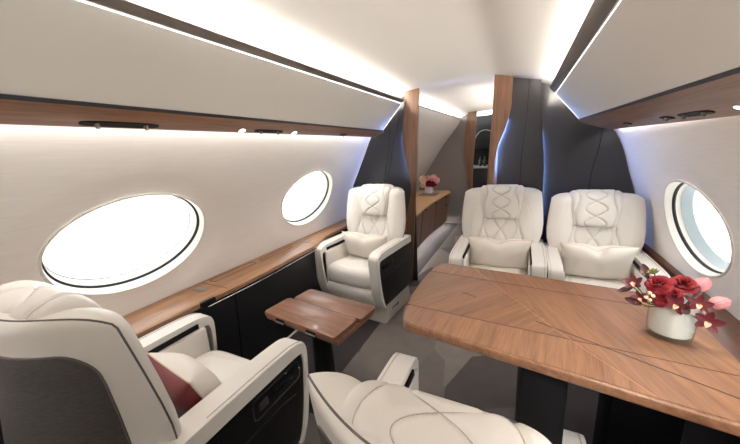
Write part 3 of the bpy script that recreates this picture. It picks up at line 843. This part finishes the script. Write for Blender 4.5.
    ps = np.array([(p.x, p.y) for p in path]); cl = np.r_[0, np.cumsum(np.linalg.norm(np.diff(ps, axis=0), axis=1))]; TL_ = cl[-1]
    nu, nv = 75, 110
    pv = np.linspace(0, 1, nv); co = np.interp(pv*TL_, cl, ps[:, 0]); cs = np.interp(pv*TL_, cl, ps[:, 1])
    core = np.stack([np.interp(pv, [0, .3, .6, 1], [.02, .025, .0, -.03]), np.interp(pv, [0, .3, .45, .7, 1], [.43, .54, .60, .61, .60])], 1)
    hw = np.interp(pv, [0, .12, .4, .6, .8, 1], [.142, .144, .166, .172, .172, .168])
    U, J = np.meshgrid(np.linspace(-1, 1, nu), np.arange(nv)); u = U.ravel(); j = J.ravel()
    ql = []
    pr = np.linspace(.0, 1, 60)
    for s in (-1, 1):
        ql.append([(s*.066*math.sin(2*PI*(p-.22)/.50), p*TL_) for p in pr])
        ql.append([(s*(.118+.014*math.sin(2*PI*(p-.1)/.6)), p*TL_) for p in pr])
    P = np.stack([u*hw[j], pv[j]*TL_], 1)
    g = -.0075*np.exp(-(seg_dist(P, ql)/.0062)**2)
    w = np.clip(1-np.abs(u)**7, 0, 1)**.5
    out = np.stack([co, cs], 1); dirn = out-core; ln = np.linalg.norm(dirn, axis=1); dirn /= ln[:, None]
    r = ln[j]*(.35+.65*w)+g*w
    q2 = core[j]+dirn[j]*r[:, None]
    yz = BB[None]+BD[None]*q2[:, 1:2]+BN[None]*q2[:, 0:1]
    V = np.stack([u*hw[j], yz[:, 0], yz[:, 1]], 1)
    hd = mesh_from('headrest', list(V), grid_faces(nu, nv), LEATHER, t, True, 70)
    def hpt(x_, p_):
        a = np.array([np.interp(p_, pv, out[:, 0]), np.interp(p_, pv, out[:, 1])]); k = np.array([np.interp(p_, pv, core[:, 0]), np.interp(p_, pv, core[:, 1])])
        d = a-k; l = np.linalg.norm(d); hh = np.interp(p_, pv, hw); w_ = max(0, 1-abs(x_/hh)**7)**.5
        b = k+d/l*(l*(.35+.65*w_)-.0062*w_); yz = BB+BD*b[1]+BN*b[0]
        return Vector((x_, yz[0], yz[1]))
    for l in ql:
        tube('stitching', [hpt(a, b/TL_) for a, b in l], .0011, STITCH, hd, 5)
    tube('headrest_seam', [hpt(x_, .015)+Vector((0, .001, 0)) for x_ in np.linspace(-.136, .136, 20)], .0026, LEATHER_D, hd, 6)
    for x_ in (-.09, -.03, .03, .09):
        tube('bar_tack', [hpt(x_-.009, .03)+Vector((0, .003, 0)), hpt(x_+.009, .03)+Vector((0, .003, 0))], .0028, PIPING, hd, 6)
    return t

RECL = 3
seat = make_seat('cream leather seat nearest on the left, showing its dark woven rear panel')
seat['group'] = 'cream leather cabin seats'
seat.location = (-1.05, .495, 0); seat.scale = (1, 1, .965)
for lab, loc, rz, sc in (
    ('cream leather seat against the left bulkhead, beyond the walnut side table', (-1.105, 2.05, 0), PI-.10, .93),
    ('aisle-side cream seat of the two behind the far edge of the table', (-.118, 2.215, 0), PI, .90),
    ('window-side cream seat of the two behind the far edge of the table', (.454, 2.215, 0), PI, .865),
    ('cream leather seat at the bottom edge, its quilted headrest seen from above', (-.095, .665, 0), 0, .97)):
    c = copy_tree(seat); c['label'] = lab; c.location = loc; c.rotation_euler = (0, 0, rz)
    c.scale = (sc, sc, sc*1.04) if rz else (sc, sc, sc*.875)
    if not rz:             # its back is reclined and its right arm lowered
        for ch in c.children:
            if ch.name.split('.')[0] in ('armrest', 'arm_lining', 'side_panel') and ch.data.vertices[0].co.x > 0: ch.location.z = -.15
        piv = Matrix.Translation((0, -.175, .36))
        for ch in c.children:
            if ch.name.split('.')[0] in ('backrest', 'headrest', 'rear_panel'):
                ch.matrix_local = piv@Matrix.Rotation(math.radians(RECL), 4, 'X')@piv.inverted()

# ------------------------------------------------------------------ pillows
def pillow(name, label, w, h, d, loc, rot, mats, notch=.03, group=None, two=False):
    n = 41; V = []; F = []
    g = np.linspace(-1, 1, n)
    for sgn in (1, -1):
        for b in g:
            for a in g:
                px = a*w/2*(1-.10*(1-abs(b)**2.0)*(abs(a)**3)) ; pz = b*h/2*(1-.10*(1-abs(a)**2.0)*(abs(b)**3))
                e = max(0, (1-abs(a)**2.6)*(1-abs(b)**2.6))**.55
                th = d/2*e*(1-.12*math.sin(3*a+2*b)*math.cos(4*a)*(sgn))
                pz -= notch*math.exp(-(a/.22)**2)*max(0, b)**2
                V.append(Vector((px, sgn*th, pz)))
    m = n*n
    F = grid_faces(n, n)+[f[::-1] for f in grid_faces(n, n, base=m)]
    o = mesh_from(name, V, F, mats[0], None, True, 80)
    o.location = loc; o.rotation_euler = rot
    tag(o, label, 'pillow', group)
    rim = [V[i] for i in range(n)]+[V[n*j+n-1] for j in range(1, n)]+[V[m-1-i] for i in range(1, n)]+[V[n*j] for j in range(n-2, 0, -1)]
    tube('edge_piping', [p for p in rim], .002, PILLOWTAN, o, 6, True)
    if two:
        o.data.materials.append(mats[1])
        for p in o.data.polygons:
            if p.center.y < 0: p.material_index = 1
    return o
G = 'oatmeal lumbar pillows'
pillow('pillow', 'oatmeal pillow on the seat at the left bulkhead', .43, .23, .15, (-1.09, 2.055, .532), (-.32, 0, PI-.10), [PILLOWFAB], .03, G)
pillow('pillow', 'oatmeal pillow on the aisle side seat behind the dining table', .42, .25, .15, (-.115, 2.215, .510), (-.30, 0, PI), [PILLOWFAB], .035, G)
pillow('pillow', 'oatmeal pillow on the window side seat behind the dining table', .40, .25, .15, (.450, 2.215, .510), (-.30, 0, PI), [PILLOWFAB], .035, G)
pillow('pillow', 'white and burgundy pillow tucked behind the nearest left seat back', .29, .225, .15, (-.975, .475, .540), (.35, 0, -.12), [WHITEFAB, BURGUNDY], .0, None, True)

# ------------------------------------------------------------------ dining table
TZ = .72
def rounded_poly(pts, r, k=6):
    out = []; n = len(pts)
    for i in range(n):
        p = Vector(pts[i]).to_2d(); a = (Vector(pts[i-1]).to_2d()-p).normalized(); b = (Vector(pts[(i+1) % n]).to_2d()-p).normalized()
        for j in range(k+1):
            t = j/k; s0 = p+a*r; s1 = p+b*r
            out.append(tuple((1-t)**2*s0+2*t*(1-t)*p+t*t*s1))
    return out
tb = thing('dining_table', 'long walnut dining table with dark inlay lines beside the right window', 'table', (.1, 1.05, 0)); off = Vector(tb.location)
left = sm2([(-.338, 1.392), (-.352, 1.24), (-.357, 1.10), (-.350, .96), (-.332, .826)], 5)
outline = rounded_poly([(.50, .700), (.50, 1.300), (-.338, 1.392)], .02)[0:14]
outline = [(.50, .702), (.50, 1.300)]+[(-.300, 1.390)]+[(-.330, 1.378)]+left[2:-2]+[(-.326, .836), (-.300, .821)]
bm = bmesh.new(); add_prism(bm, [(x-off.x, y-off.y) for x, y in outline], TZ-.030, TZ-.0015, 'z', .007, 3)
tt = bm_obj('tabletop', bm, WALNUT_A, tb, True, 40)
# veneer: three leaves divided by seams, the middle and outer ones turned at the diagonal inlay
def clip(poly, a, b):
    """keep the part of poly left of a->b"""
    out = []; f = lambda p: (b[0]-a[0])*(p[1]-a[1])-(b[1]-a[1])*(p[0]-a[0])
    for i in range(len(poly)):
        p, q = poly[i-1], poly[i]; fp, fq = f(p), f(q)
        if (fp >= 0) != (fq >= 0):
            t = fp/(fp-fq); out.append((p[0]+(q[0]-p[0])*t, p[1]+(q[1]-p[1])*t))
        if fq >= 0: out.append(q)
    return out
s1a, s1b = (-.36, 1.270), (.52, 1.175)
s2a, s2b = (-.36, .944), (.52, .880)
d0, dm, d1 = (-.185, 1.372), (.125, .935), (.285, .742)
inset = [((x-.075)*.985+.075, (y-1.05)*.975+1.05) for x, y in outline]
def plate(name, poly, m):
    if len(poly) < 3: return
    bm = bmesh.new(); add_prism(bm, [(x-off.x, y-off.y) for x, y in poly], TZ-.002, TZ, 'z'); bm_obj(name, bm, m, tb)
dd0 = (d0[0]-.3*(dm[0]-d0[0]), d0[1]-.3*(dm[1]-d0[1])); dd1 = d1
far = clip(inset, s1b, s1a); far = clip(inset, s1a, s1b)
mid = clip(clip(inset, s1b, s1a), s2a, s2b); near = clip(inset, s2b, s2a)
for nm, poly, mm in (('far_leaf', far, (WALNUT_C, WALNUT_A)), ('middle_leaf', mid, (WALNUT_B, WALNUT_A)), ('near_leaf', near, (WALNUT_C, WALNUT_A))):
    plate(nm, clip(poly, dd1, dd0) if True else poly, mm[0])
    plate(nm, clip(poly, dd0, dd1), mm[1])
def inlay(name, pts, w, m):
    V = []; F = []
    for i, p in enumerate(pts):
        a = Vector(pts[max(i-1, 0)]); b = Vector(pts[min(i+1, len(pts)-1)]); d = (b-a).normalized(); nn = Vector((-d.y, d.x))*w/2
        for z in (TZ-.001, TZ+.0006):
            for s in (-1, 1): V.append((p[0]+nn.x*s-off.x, p[1]+nn.y*s-off.y, z))
    for i in range(len(pts)-1):
        b = i*4
        F += [(b+2, b+3, b+7, b+6), (b, b+1, b+5, b+4), (b, b+2, b+6, b+4), (b+1, b+3, b+7, b+5)]
    F += [(0, 1, 3, 2), (len(V)-4, len(V)-3, len(V)-1, len(V)-2)]
    return mesh_from(name, V, F, m, tb)
inlay('leaf_seam', [(-.352, 1.269), (.498, 1.177)], .0030, SEAM)
inlay('leaf_seam', [(-.350, .943), (.498, .882)], .0030, SEAM)
inlay('pale_inlay', sm2([d0, (-.03, 1.15), dm, d1]), .0018, INLAY_L)
inlay('dark_inlay', [(.065, .976), (.20, .912), (.434, .799), (.498, .768)], .0034, INLAY_D)
inlay('dark_inlay', [(-.181, 1.102), (-.126, 1.078)], .0030, INLAY_D)
for lo, hi in (((.028, .80, 0), (.138, 1.22, .689)), ((.31, 1.10, 0), (.50, 1.24, .689))):
    bm = bmesh.new(); add_box(bm, Vector(lo)-off, Vector(hi)-off, .008); bm_obj('pedestal', bm, BLACK, tb)

# ------------------------------------------------------------------ side table
st = thing('side_table', 'small walnut folding side table on a black column between the two left seats', 'table', (-.895, 1.115, 0), -.13)
SZ = .50
box('lower_leaf', (-.243, -.140, SZ-.046), (.240, .148, SZ-.024), WALNUT_X, st, .005)
for y0, y1, x0, x1 in ((-.150, .022, -.245, .232), (.026, .160, -.215, .250)):
    bm = bmesh.new(); add_prism(bm, rounded_poly([(x0, y0), (x1, y0), (x1, y1), (x0, y1)], .016), SZ-.0235, SZ, 'z', .004, 2)
    bm_obj('upper_leaf', bm, WALNUT_X, st)
for x_ in (-.12, .09):
    hg = box('hinge', (x_-.03, -.153, SZ-.040), (x_+.03, -.146, SZ-.010), BLACK, st, .002)
    tube('hinge_pin', [Vector((x_-.03, -.155, SZ-.026)), Vector((x_+.03, -.155, SZ-.026))], .004, BRONZE, hg, 8)
lathe('column', [(0, .02), (.06, .02), (.055, .10), (.045, .45), (.045, SZ-.047), (0, SZ-.047)], BLACK, st, 24)
lathe('base', [(0, 0), (.15, 0), (.15, .012), (.10, .022), (0, .022)], BLACKGLOSS, st, 32)

# ------------------------------------------------------------------ flowers
RED = plain('rose_red', lin(118, 0, 16), .75, var=.15, bscale=60)
MAROON = plain('orchid_maroon', lin(88, 14, 27), .45, var=.2, bscale=50)
MAROON_D = plain('dark_maroon_leaf', lin(58, 16, 24), .5)
LIP = plain('orchid_lip', lin(222, 182, 150), .5, var=.3, bscale=300)
PINK = plain('protea_pink', lin(190, 128, 132), .85, var=.2, bscale=90)
GREEN = plain('succulent_green', lin(132, 136, 72), .5, var=.2, bscale=70)
WHITEB = plain('white_berry', lin(206, 186, 160), .5)
STEM = plain('flower_stem', lin(60, 78, 40), .6)
CERAM = plain('white_liner', (.88, .88, .87, 1), .25, coat=.3)
BLUSH = plain('blush_petal', lin(226, 170, 170), .55, var=.1, bscale=60)
PEACH = plain('cream_petal', lin(238, 214, 190), .55, var=.1, bscale=60)

def petal_data(L, W, curl, cup, n=9, m=7, tip=1.0):
    """petal along +Y from origin, opening up +Z"""
    V = []; F = []
    for i in range(n):
        t = i/(n-1); w = W*(math.sin(PI*min(1, t*.93+.07))**.7)*(1-.25*t*tip)
        ang = curl*t; y = L*(math.sin(ang)/curl if abs(curl) > 1e-3 else t); z = L*((1-math.cos(ang))/curl if abs(curl) > 1e-3 else 0)
        for k in range(m):
            s = -1+2*k/(m-1)
            V.append(Vector((s*w/2, y, z+cup*abs(s)**2*w)))
    for i in range(n-1):
        for k in range(m-1): F.append((i*m+k, i*m+k+1, (i+1)*m+k+1, (i+1)*m+k))
    return V, F
def merge(V, F, V2, F2, M=None):
    b = len(V)
    V += [M@v if M else v for v in V2]; F += [tuple(i+b for i in f) for f in F2]
def stem_part(o, root, foot=(.392, 1.022, .75)):
    """stem from the bloom down into the vase, in the bloom's own space"""
    bpy.context.view_layer.update()
    inv = o.matrix_world.inverted(); f = Vector(foot); h = o.matrix_world.translation
    mid = Vector((h.x*.45+f.x*.55, h.y*.45+f.y*.55, f.z+.06))
    tube('stem', [inv@Vector(h), inv@(Vector(h)*.6+mid*.4-Vector((0, 0, .004))), inv@mid, inv@f], .0016/ (o.scale.x), STEM, o, 5)
def face(o, loc, d, s=1, spin=0):
    o.location = Vector(loc)-Vector((0, 0, .008)); o.scale = (s, s, s)
    q = Vector(d).to_track_quat('Z', 'Y'); o.rotation_euler = (q@Euler((0, 0, spin)).to_quaternion()).to_euler()
def rose(name, m, R=.0235):
    V = []; F = []
    lay = [(4, .35, 1.5, .010), (5, .6, 1.25, .007), (6, .85, 1.0, .003), (7, 1.05, .80, -.002)]
    for li, (c, rad, tilt, z0) in enumerate(lay):
        for k in range(c):
            a = 2*PI*k/c+li*.7+random.uniform(-.1, .1)
            v, f = petal_data(R*(.75+.18*li), R*(.95+.16*li), .55+.25*li, .14)
            M = Matrix.Translation((0, 0, z0))@Matrix.Rotation(a, 4, 'Z')@Matrix.Translation((0, R*.10*li, 0))@Matrix.Rotation(tilt, 4, 'X')@Matrix.Rotation(0, 4, 'Y')
            # petals curl outwards at the lip
            v = [Vector((p.x, p.y, -p.z*.7)) for p in v]
            merge(V, F, v, f, M)
    return mesh_from(name, V, F, m, None, True, 180)
def orchid(name, m, lipm):
    r = None
    root = bpy.data.objects.new(name, None); COL.objects.link(root); root.empty_display_size = .02
    for k, (a, L, W) in enumerate(((0, .024, .014), (2.3, .022, .013), (-2.3, .022, .013), (1.15, .024, .016), (-1.15, .024, .016))):
        v, f = petal_data(L, W, .5, .12)
        M = Matrix.Rotation(a, 4, 'Z')@Matrix.Translation((0, .002, 0))@Matrix.Rotation(.25, 4, 'X')
        mesh_from('petal', [M@p for p in v], f, m, root, True, 180)
    v, f = petal_data(.013, .011, -1.6, .35); M = Matrix.Rotation(PI, 4, 'Z')@Matrix.Translation((0, 0, .004))@Matrix.Rotation(.9, 4, 'X')
    V = []; F = []; merge(V, F, v, f, M)
    v, f = petal_data(.008, .006, .6, .2); merge(V, F, v, f, Matrix.Translation((0, 0, .004))@Matrix.Rotation(1.1, 4, 'X'))
    mesh_from('lip', V, F, lipm, root, True, 180)
    return root
def protea(name, m):
    V = []; F = []
    for li in range(6):
        c = 13-li; th = li/6
        for k in range(c):
            a = 2*PI*k/c+li*.5
            v, f = petal_data(.022, .0066, .75, .25, 7, 5, 1.8)
            rr = .0125*math.sin(.9+th*1.9)
            M = Matrix.Rotation(a, 4, 'Z')@Matrix.Translation((0, rr, -.014+.017*th))@Matrix.Rotation(1.15+.10*li, 4, 'X')
            merge(V, F, v, f, M)
    o = mesh_from(name, V, F, m, None, True, 180)
    lathe('core', [(0, -.014), (.006, -.012), (.008, 0), (.007, .008), (.003, .013), (0, .014)], m, o, 14)
    return o
def rosette(name, m):
    V = []; F = []
    for li in range(4):
        c = 8-li
        for k in range(c):
            v, f = petal_data(.018-.003*li, .009, .5, .2, 6, 5, 1.6)
            merge(V, F, v, f, Matrix.Rotation(2*PI*k/c+li*.4, 4, 'Z')@Matrix.Translation((0, .001, .002*li))@Matrix.Rotation(.3+.3*li, 4, 'X'))
    return mesh_from(name, V, F, m, None, True, 180)
def ball(name, m, r):
    return lathe(name, [(max(1e-5, r*math.sin(PI*i/8)), -r*math.cos(PI*i/8)) for i in range(9)], m, None, 14)

VX, VY = .392, 1.022
vz = thing('vase', 'round clear glass vase with white liner on the dining table', 'vase', (VX, VY, TZ+.001))
lathe('glass', [(0, 0), (.044, 0), (.048, .004), (.0495, .05), (.050, .104), (.0485, .105), (.0478, .05), (.047, .013), (0, .012)], VGLASS, vz, 48)
lathe('liner', [(0, .016), (.0455, .016), (.0465, .03), (.0475, .103), (.0455, .104), (.043, .06), (0, .055)], CERAM, vz, 48)

GR, GO, GP, GB, GL = 'red roses in the glass vase', 'maroon orchids in the glass vase', 'pink proteas in the glass vase', 'white berries in the glass vase', 'dark leaves in the glass vase'
CAMV = Vector((0, 0, 1.27))
def out_dir(p, k=.5):
    a = (Vector(p)-Vector((VX, VY, .80))).normalized(); b = (CAMV-Vector(p)).normalized(); return a*k+b*(1-k)
for lab, p, s in (('large red rose at the left of the three full roses above the vase', (0.355, 1.020, 0.873), 1.0),
                  ('large red rose on the right beside the pink proteas', (0.406, 1.030, 0.876), 1.0),
                  ('red rose lowest at the front rim of the vase', (0.357, 0.995, 0.847), .88),
                  ('small red rose squeezed between the larger red roses', (0.379, 1.000, 0.862), .62)):
    o = rose('rose', RED); face(o, p, out_dir(p, .55), s, random.random()*6); tag(o, lab, 'flower', GR); stem_part(o, o)
for lab, p, s in (('pink protea highest on the right of the bouquet', (0.446, 1.040, 0.882), 1.25),
                  ('pink protea low on the right edge of the bouquet', (0.470, 1.005, 0.850), 1.2)):
    o = protea('protea', PINK); face(o, p, out_dir(p, .9), s, 1); tag(o, lab, 'flower', GP); stem_part(o, o)
for lab, p, k, s in (('maroon orchid with pale lip at the far left of the bouquet', (0.303, 1.020, 0.871), .5, 1.15),
                     ('maroon orchid hanging left over the rim below the far left orchid', (0.311, 0.990, 0.841), .4, .9),
                     ('maroon orchid at the front rim centre beside the lowest rose', (0.375, 0.965, 0.845), .3, 1.15),
                     ('maroon orchid with speckled lip right of centre below the proteas', (0.419, 0.975, 0.850), .3, 1.15),
                     ('maroon orchid lowest at the right, hanging over the vase side', (0.431, 0.955, 0.816), .3, 1.30)):
    o = orchid('orchid', MAROON, LIP); face(o, p, out_dir(p, k), s, random.uniform(-.8, .8)); tag(o, lab, 'flower', GO); stem_part(o, o)
for lab, p in (('green rosette at the top left of the bouquet', (0.351, 1.050, 0.895)),):
    o = rosette('succulent', GREEN); face(o, p, out_dir(p, .8), 1); tag(o, lab, 'flower'); stem_part(o, o)
for k, (lab, p) in enumerate((('white berry left of the lowest rose, topmost of four', (0.328, 0.990, 0.853)), ('white berry left of the lowest rose, leftmost of four', (0.320, 0.985, 0.842)),
               ('white berry left of the lowest rose, nearest the rim', (0.327, 0.980, 0.837)), ('white berry left of the lowest rose, closest to the rose', (0.334, 0.985, 0.848)))):
    o = ball('berry', WHITEB, .0048); o.location = p; tag(o, lab, 'berry', GB); stem_part(o, o)
for lab, p, d, s in (('dark maroon leaf between the right rose and the proteas', (0.418, 1.000, 0.862), (.5, -.5, .6), 1.3),
                     ('dark maroon leaf under the left rose', (0.360, 0.985, 0.838), (-.2, -.8, .2), 1.5),
                     ('dark maroon leaf behind the green rosette', (0.335, 1.050, 0.885), (-.4, -.2, .8), 1.7),
                     ('dark maroon leaf at the right rim of the vase', (0.398, 0.955, 0.835), (.3, -.8, .2), 1.5),
                     ('dark maroon leaf hanging over the front left of the rim', (.312, .98, .830), (-.5, -.7, .1), 1.5),
                     ('dark maroon leaf filling the gap above the right-hand orchid', (.412, .985, .858), (.2, -.5, .7), 1.2),
                     ('dark maroon leaf at the left edge beside the far left orchid', (0.300, 1.020, 0.862), (-.6, -.3, .6), 1.6)):
    v, f = petal_data(.026, .015, .8, .15)
    o = mesh_from('leaf', v, f, MAROON_D, None, True, 180); face(o, p, d, s, random.random()*6); tag(o, lab, 'leaf', GL); stem_part(o, o)
o = None
# small bouquet on the credenza
fx_, fy_, fz_ = -1.275, 4.62, .571
fv = thing('vase', 'small white square vase on the credenza in the vestibule', 'vase', (fx_, fy_, fz_))
bm = bmesh.new(); add_box(bm, (-.055, -.055, 0), (.055, .055, .105), .012); bm_obj('body', bm, CERAM, fv)
tag(box('tray', (fx_-.10, fy_-.25, .571), (fx_+.16, fy_+.02, .577), GREYFAB), 'grey tray under the white vase on the credenza', 'tray')
bpy.data.objects['vase.001'].location.z = .578 if 'vase.001' in bpy.data.objects else fz_
kinds = [('rose', RED, 'deep red rose'), ('rose', BLUSH, 'blush rose'), ('rose', PEACH, 'cream rose')]
spots = [(.02, -.06, .17, 0, 'front centre'), (-.07, -.05, .15, 2, 'lower left'), (.08, -.04, .16, 0, 'right front'), (-.02, 0, .24, 1, 'top centre'), (.07, 0, .25, 1, 'top right'),
         (-.10, 0, .24, 2, 'top left'), (-.06, -.03, .20, 2, 'left middle'), (.12, -.02, .21, 1, 'far right'), (.03, -.02, .22, 1, 'middle')]
for dx, dy, dz, k, w in spots:
    nm, m, col = kinds[k]
    o = rose(nm, m, .022); p = (fx_+dx, fy_+dy, fz_+dz); face(o, p, (dx*2, -1, .6), 2.0, random.random()*6)
    tag(o, '%s at the %s of the small bouquet on the credenza' % (col, w), 'flower', 'roses in the credenza bouquet')
    stem_part(o, o, (fx_, fy_, fz_+.05))

# ------------------------------------------------------------------ light, sky, camera
def spot(loc, target, power, size=1.6, blend=.8, r=.02):
    l = bpy.data.lights.new('reading_fill_spot', 'SPOT'); l.energy = power; l.spot_size = size; l.spot_blend = blend; l.shadow_soft_size = r; l.color = (1, .95, .88)
    o = bpy.data.objects.new('reading_fill_spot', l); COL.objects.link(o); o.location = loc
    o.rotation_euler = (Vector(target)-Vector(loc)).to_track_quat('-Z', 'Y').to_euler(); return o
for y, e in ((-.15, 1.5), (.35, 1), (1.08, .6), (1.46, 1.5), (2.02, 2.5)): spot((-1.20, y, 1.375), (-1.0, y+.05, 0), e)  # farthest spot has no lamp fitting; added to brighten the far seat
for y, e, ty in ((-.5, 5, .2), (.2, 6, 1.0), (.75, 2, .8), (1.165, 3, 1.2), (2.06, 2.5, 2.1)): spot((.47, y, 1.325), (.25, ty, .3), e)  # unseen aft pair boosted to brighten table and vase; farthest added for far seats
def area(loc, target, sx, sy, power, col=(1, .96, .91)):
    l = bpy.data.lights.new('ceiling_downlight', 'AREA'); l.shape = 'RECTANGLE'; l.size = sx; l.size_y = sy; l.energy = power; l.color = col
    o = bpy.data.objects.new('ceiling_downlight', l); COL.objects.link(o); o.location = loc
    o.rotation_euler = (Vector(target)-Vector(loc)).to_track_quat('-Z', 'Y').to_euler(); return o

w = bpy.data.worlds.new('sky'); S.world = w; w.use_nodes = True; nt = w.node_tree
bg = nt.nodes['Background']; tc = nt.nodes.new('ShaderNodeTexCoord')
mp = nt.nodes.new('ShaderNodeMapping'); mp.inputs['Scale'].default_value = (3, 3, 6)
n = nt.nodes.new('ShaderNodeTexNoise'); n.inputs['Scale'].default_value = 1.6; n.inputs['Detail'].default_value = 6
r = nt.nodes.new('ShaderNodeValToRGB'); r.color_ramp.elements[0].position = .42; r.color_ramp.elements[0].color = (.93, .955, .965, 1)
r.color_ramp.elements[1].position = .62; r.color_ramp.elements[1].color = (1, .99, .975, 1)
nt.links.new(tc.outputs['Generated'], mp.inputs['Vector']); nt.links.new(mp.outputs['Vector'], n.inputs['Vector'])
nt.links.new(n.outputs['Fac'], r.inputs['Fac']); nt.links.new(r.outputs['Color'], bg.inputs['Color'])
bg.inputs['Strength'].default_value = .85

cam = bpy.data.cameras.new('camera'); co_ = bpy.data.objects.new('camera', cam); COL.objects.link(co_)
cam.sensor_width = 36; cam.sensor_fit = 'HORIZONTAL'; cam.lens = 36*300/740; cam.clip_start = .02
MM = [[0.896045, -0.04696, -0.441473], [0.439696, 0.231419, 0.867821], [-0.061413, 0.97172, -0.22801]]
co_.matrix_world = Matrix(((MM[0][0], MM[0][1], -MM[0][2], 0), (MM[1][0], MM[1][1], -MM[1][2], 0), (MM[2][0], MM[2][1], -MM[2][2], 1.27), (0, 0, 0, 1)))
S.camera = co_
S.view_settings.view_transform = 'Standard'; S.view_settings.look = 'None'; S.view_settings.gamma = 1
S.view_settings.use_curve_mapping = False; S.view_settings.exposure = 2.32
S.cycles.use_denoising = True
S.cycles.max_bounces = 16; S.cycles.diffuse_bounces = 14; S.cycles.glossy_bounces = 4; S.cycles.transparent_max_bounces = 8
S.cycles.sample_clamp_indirect = 4
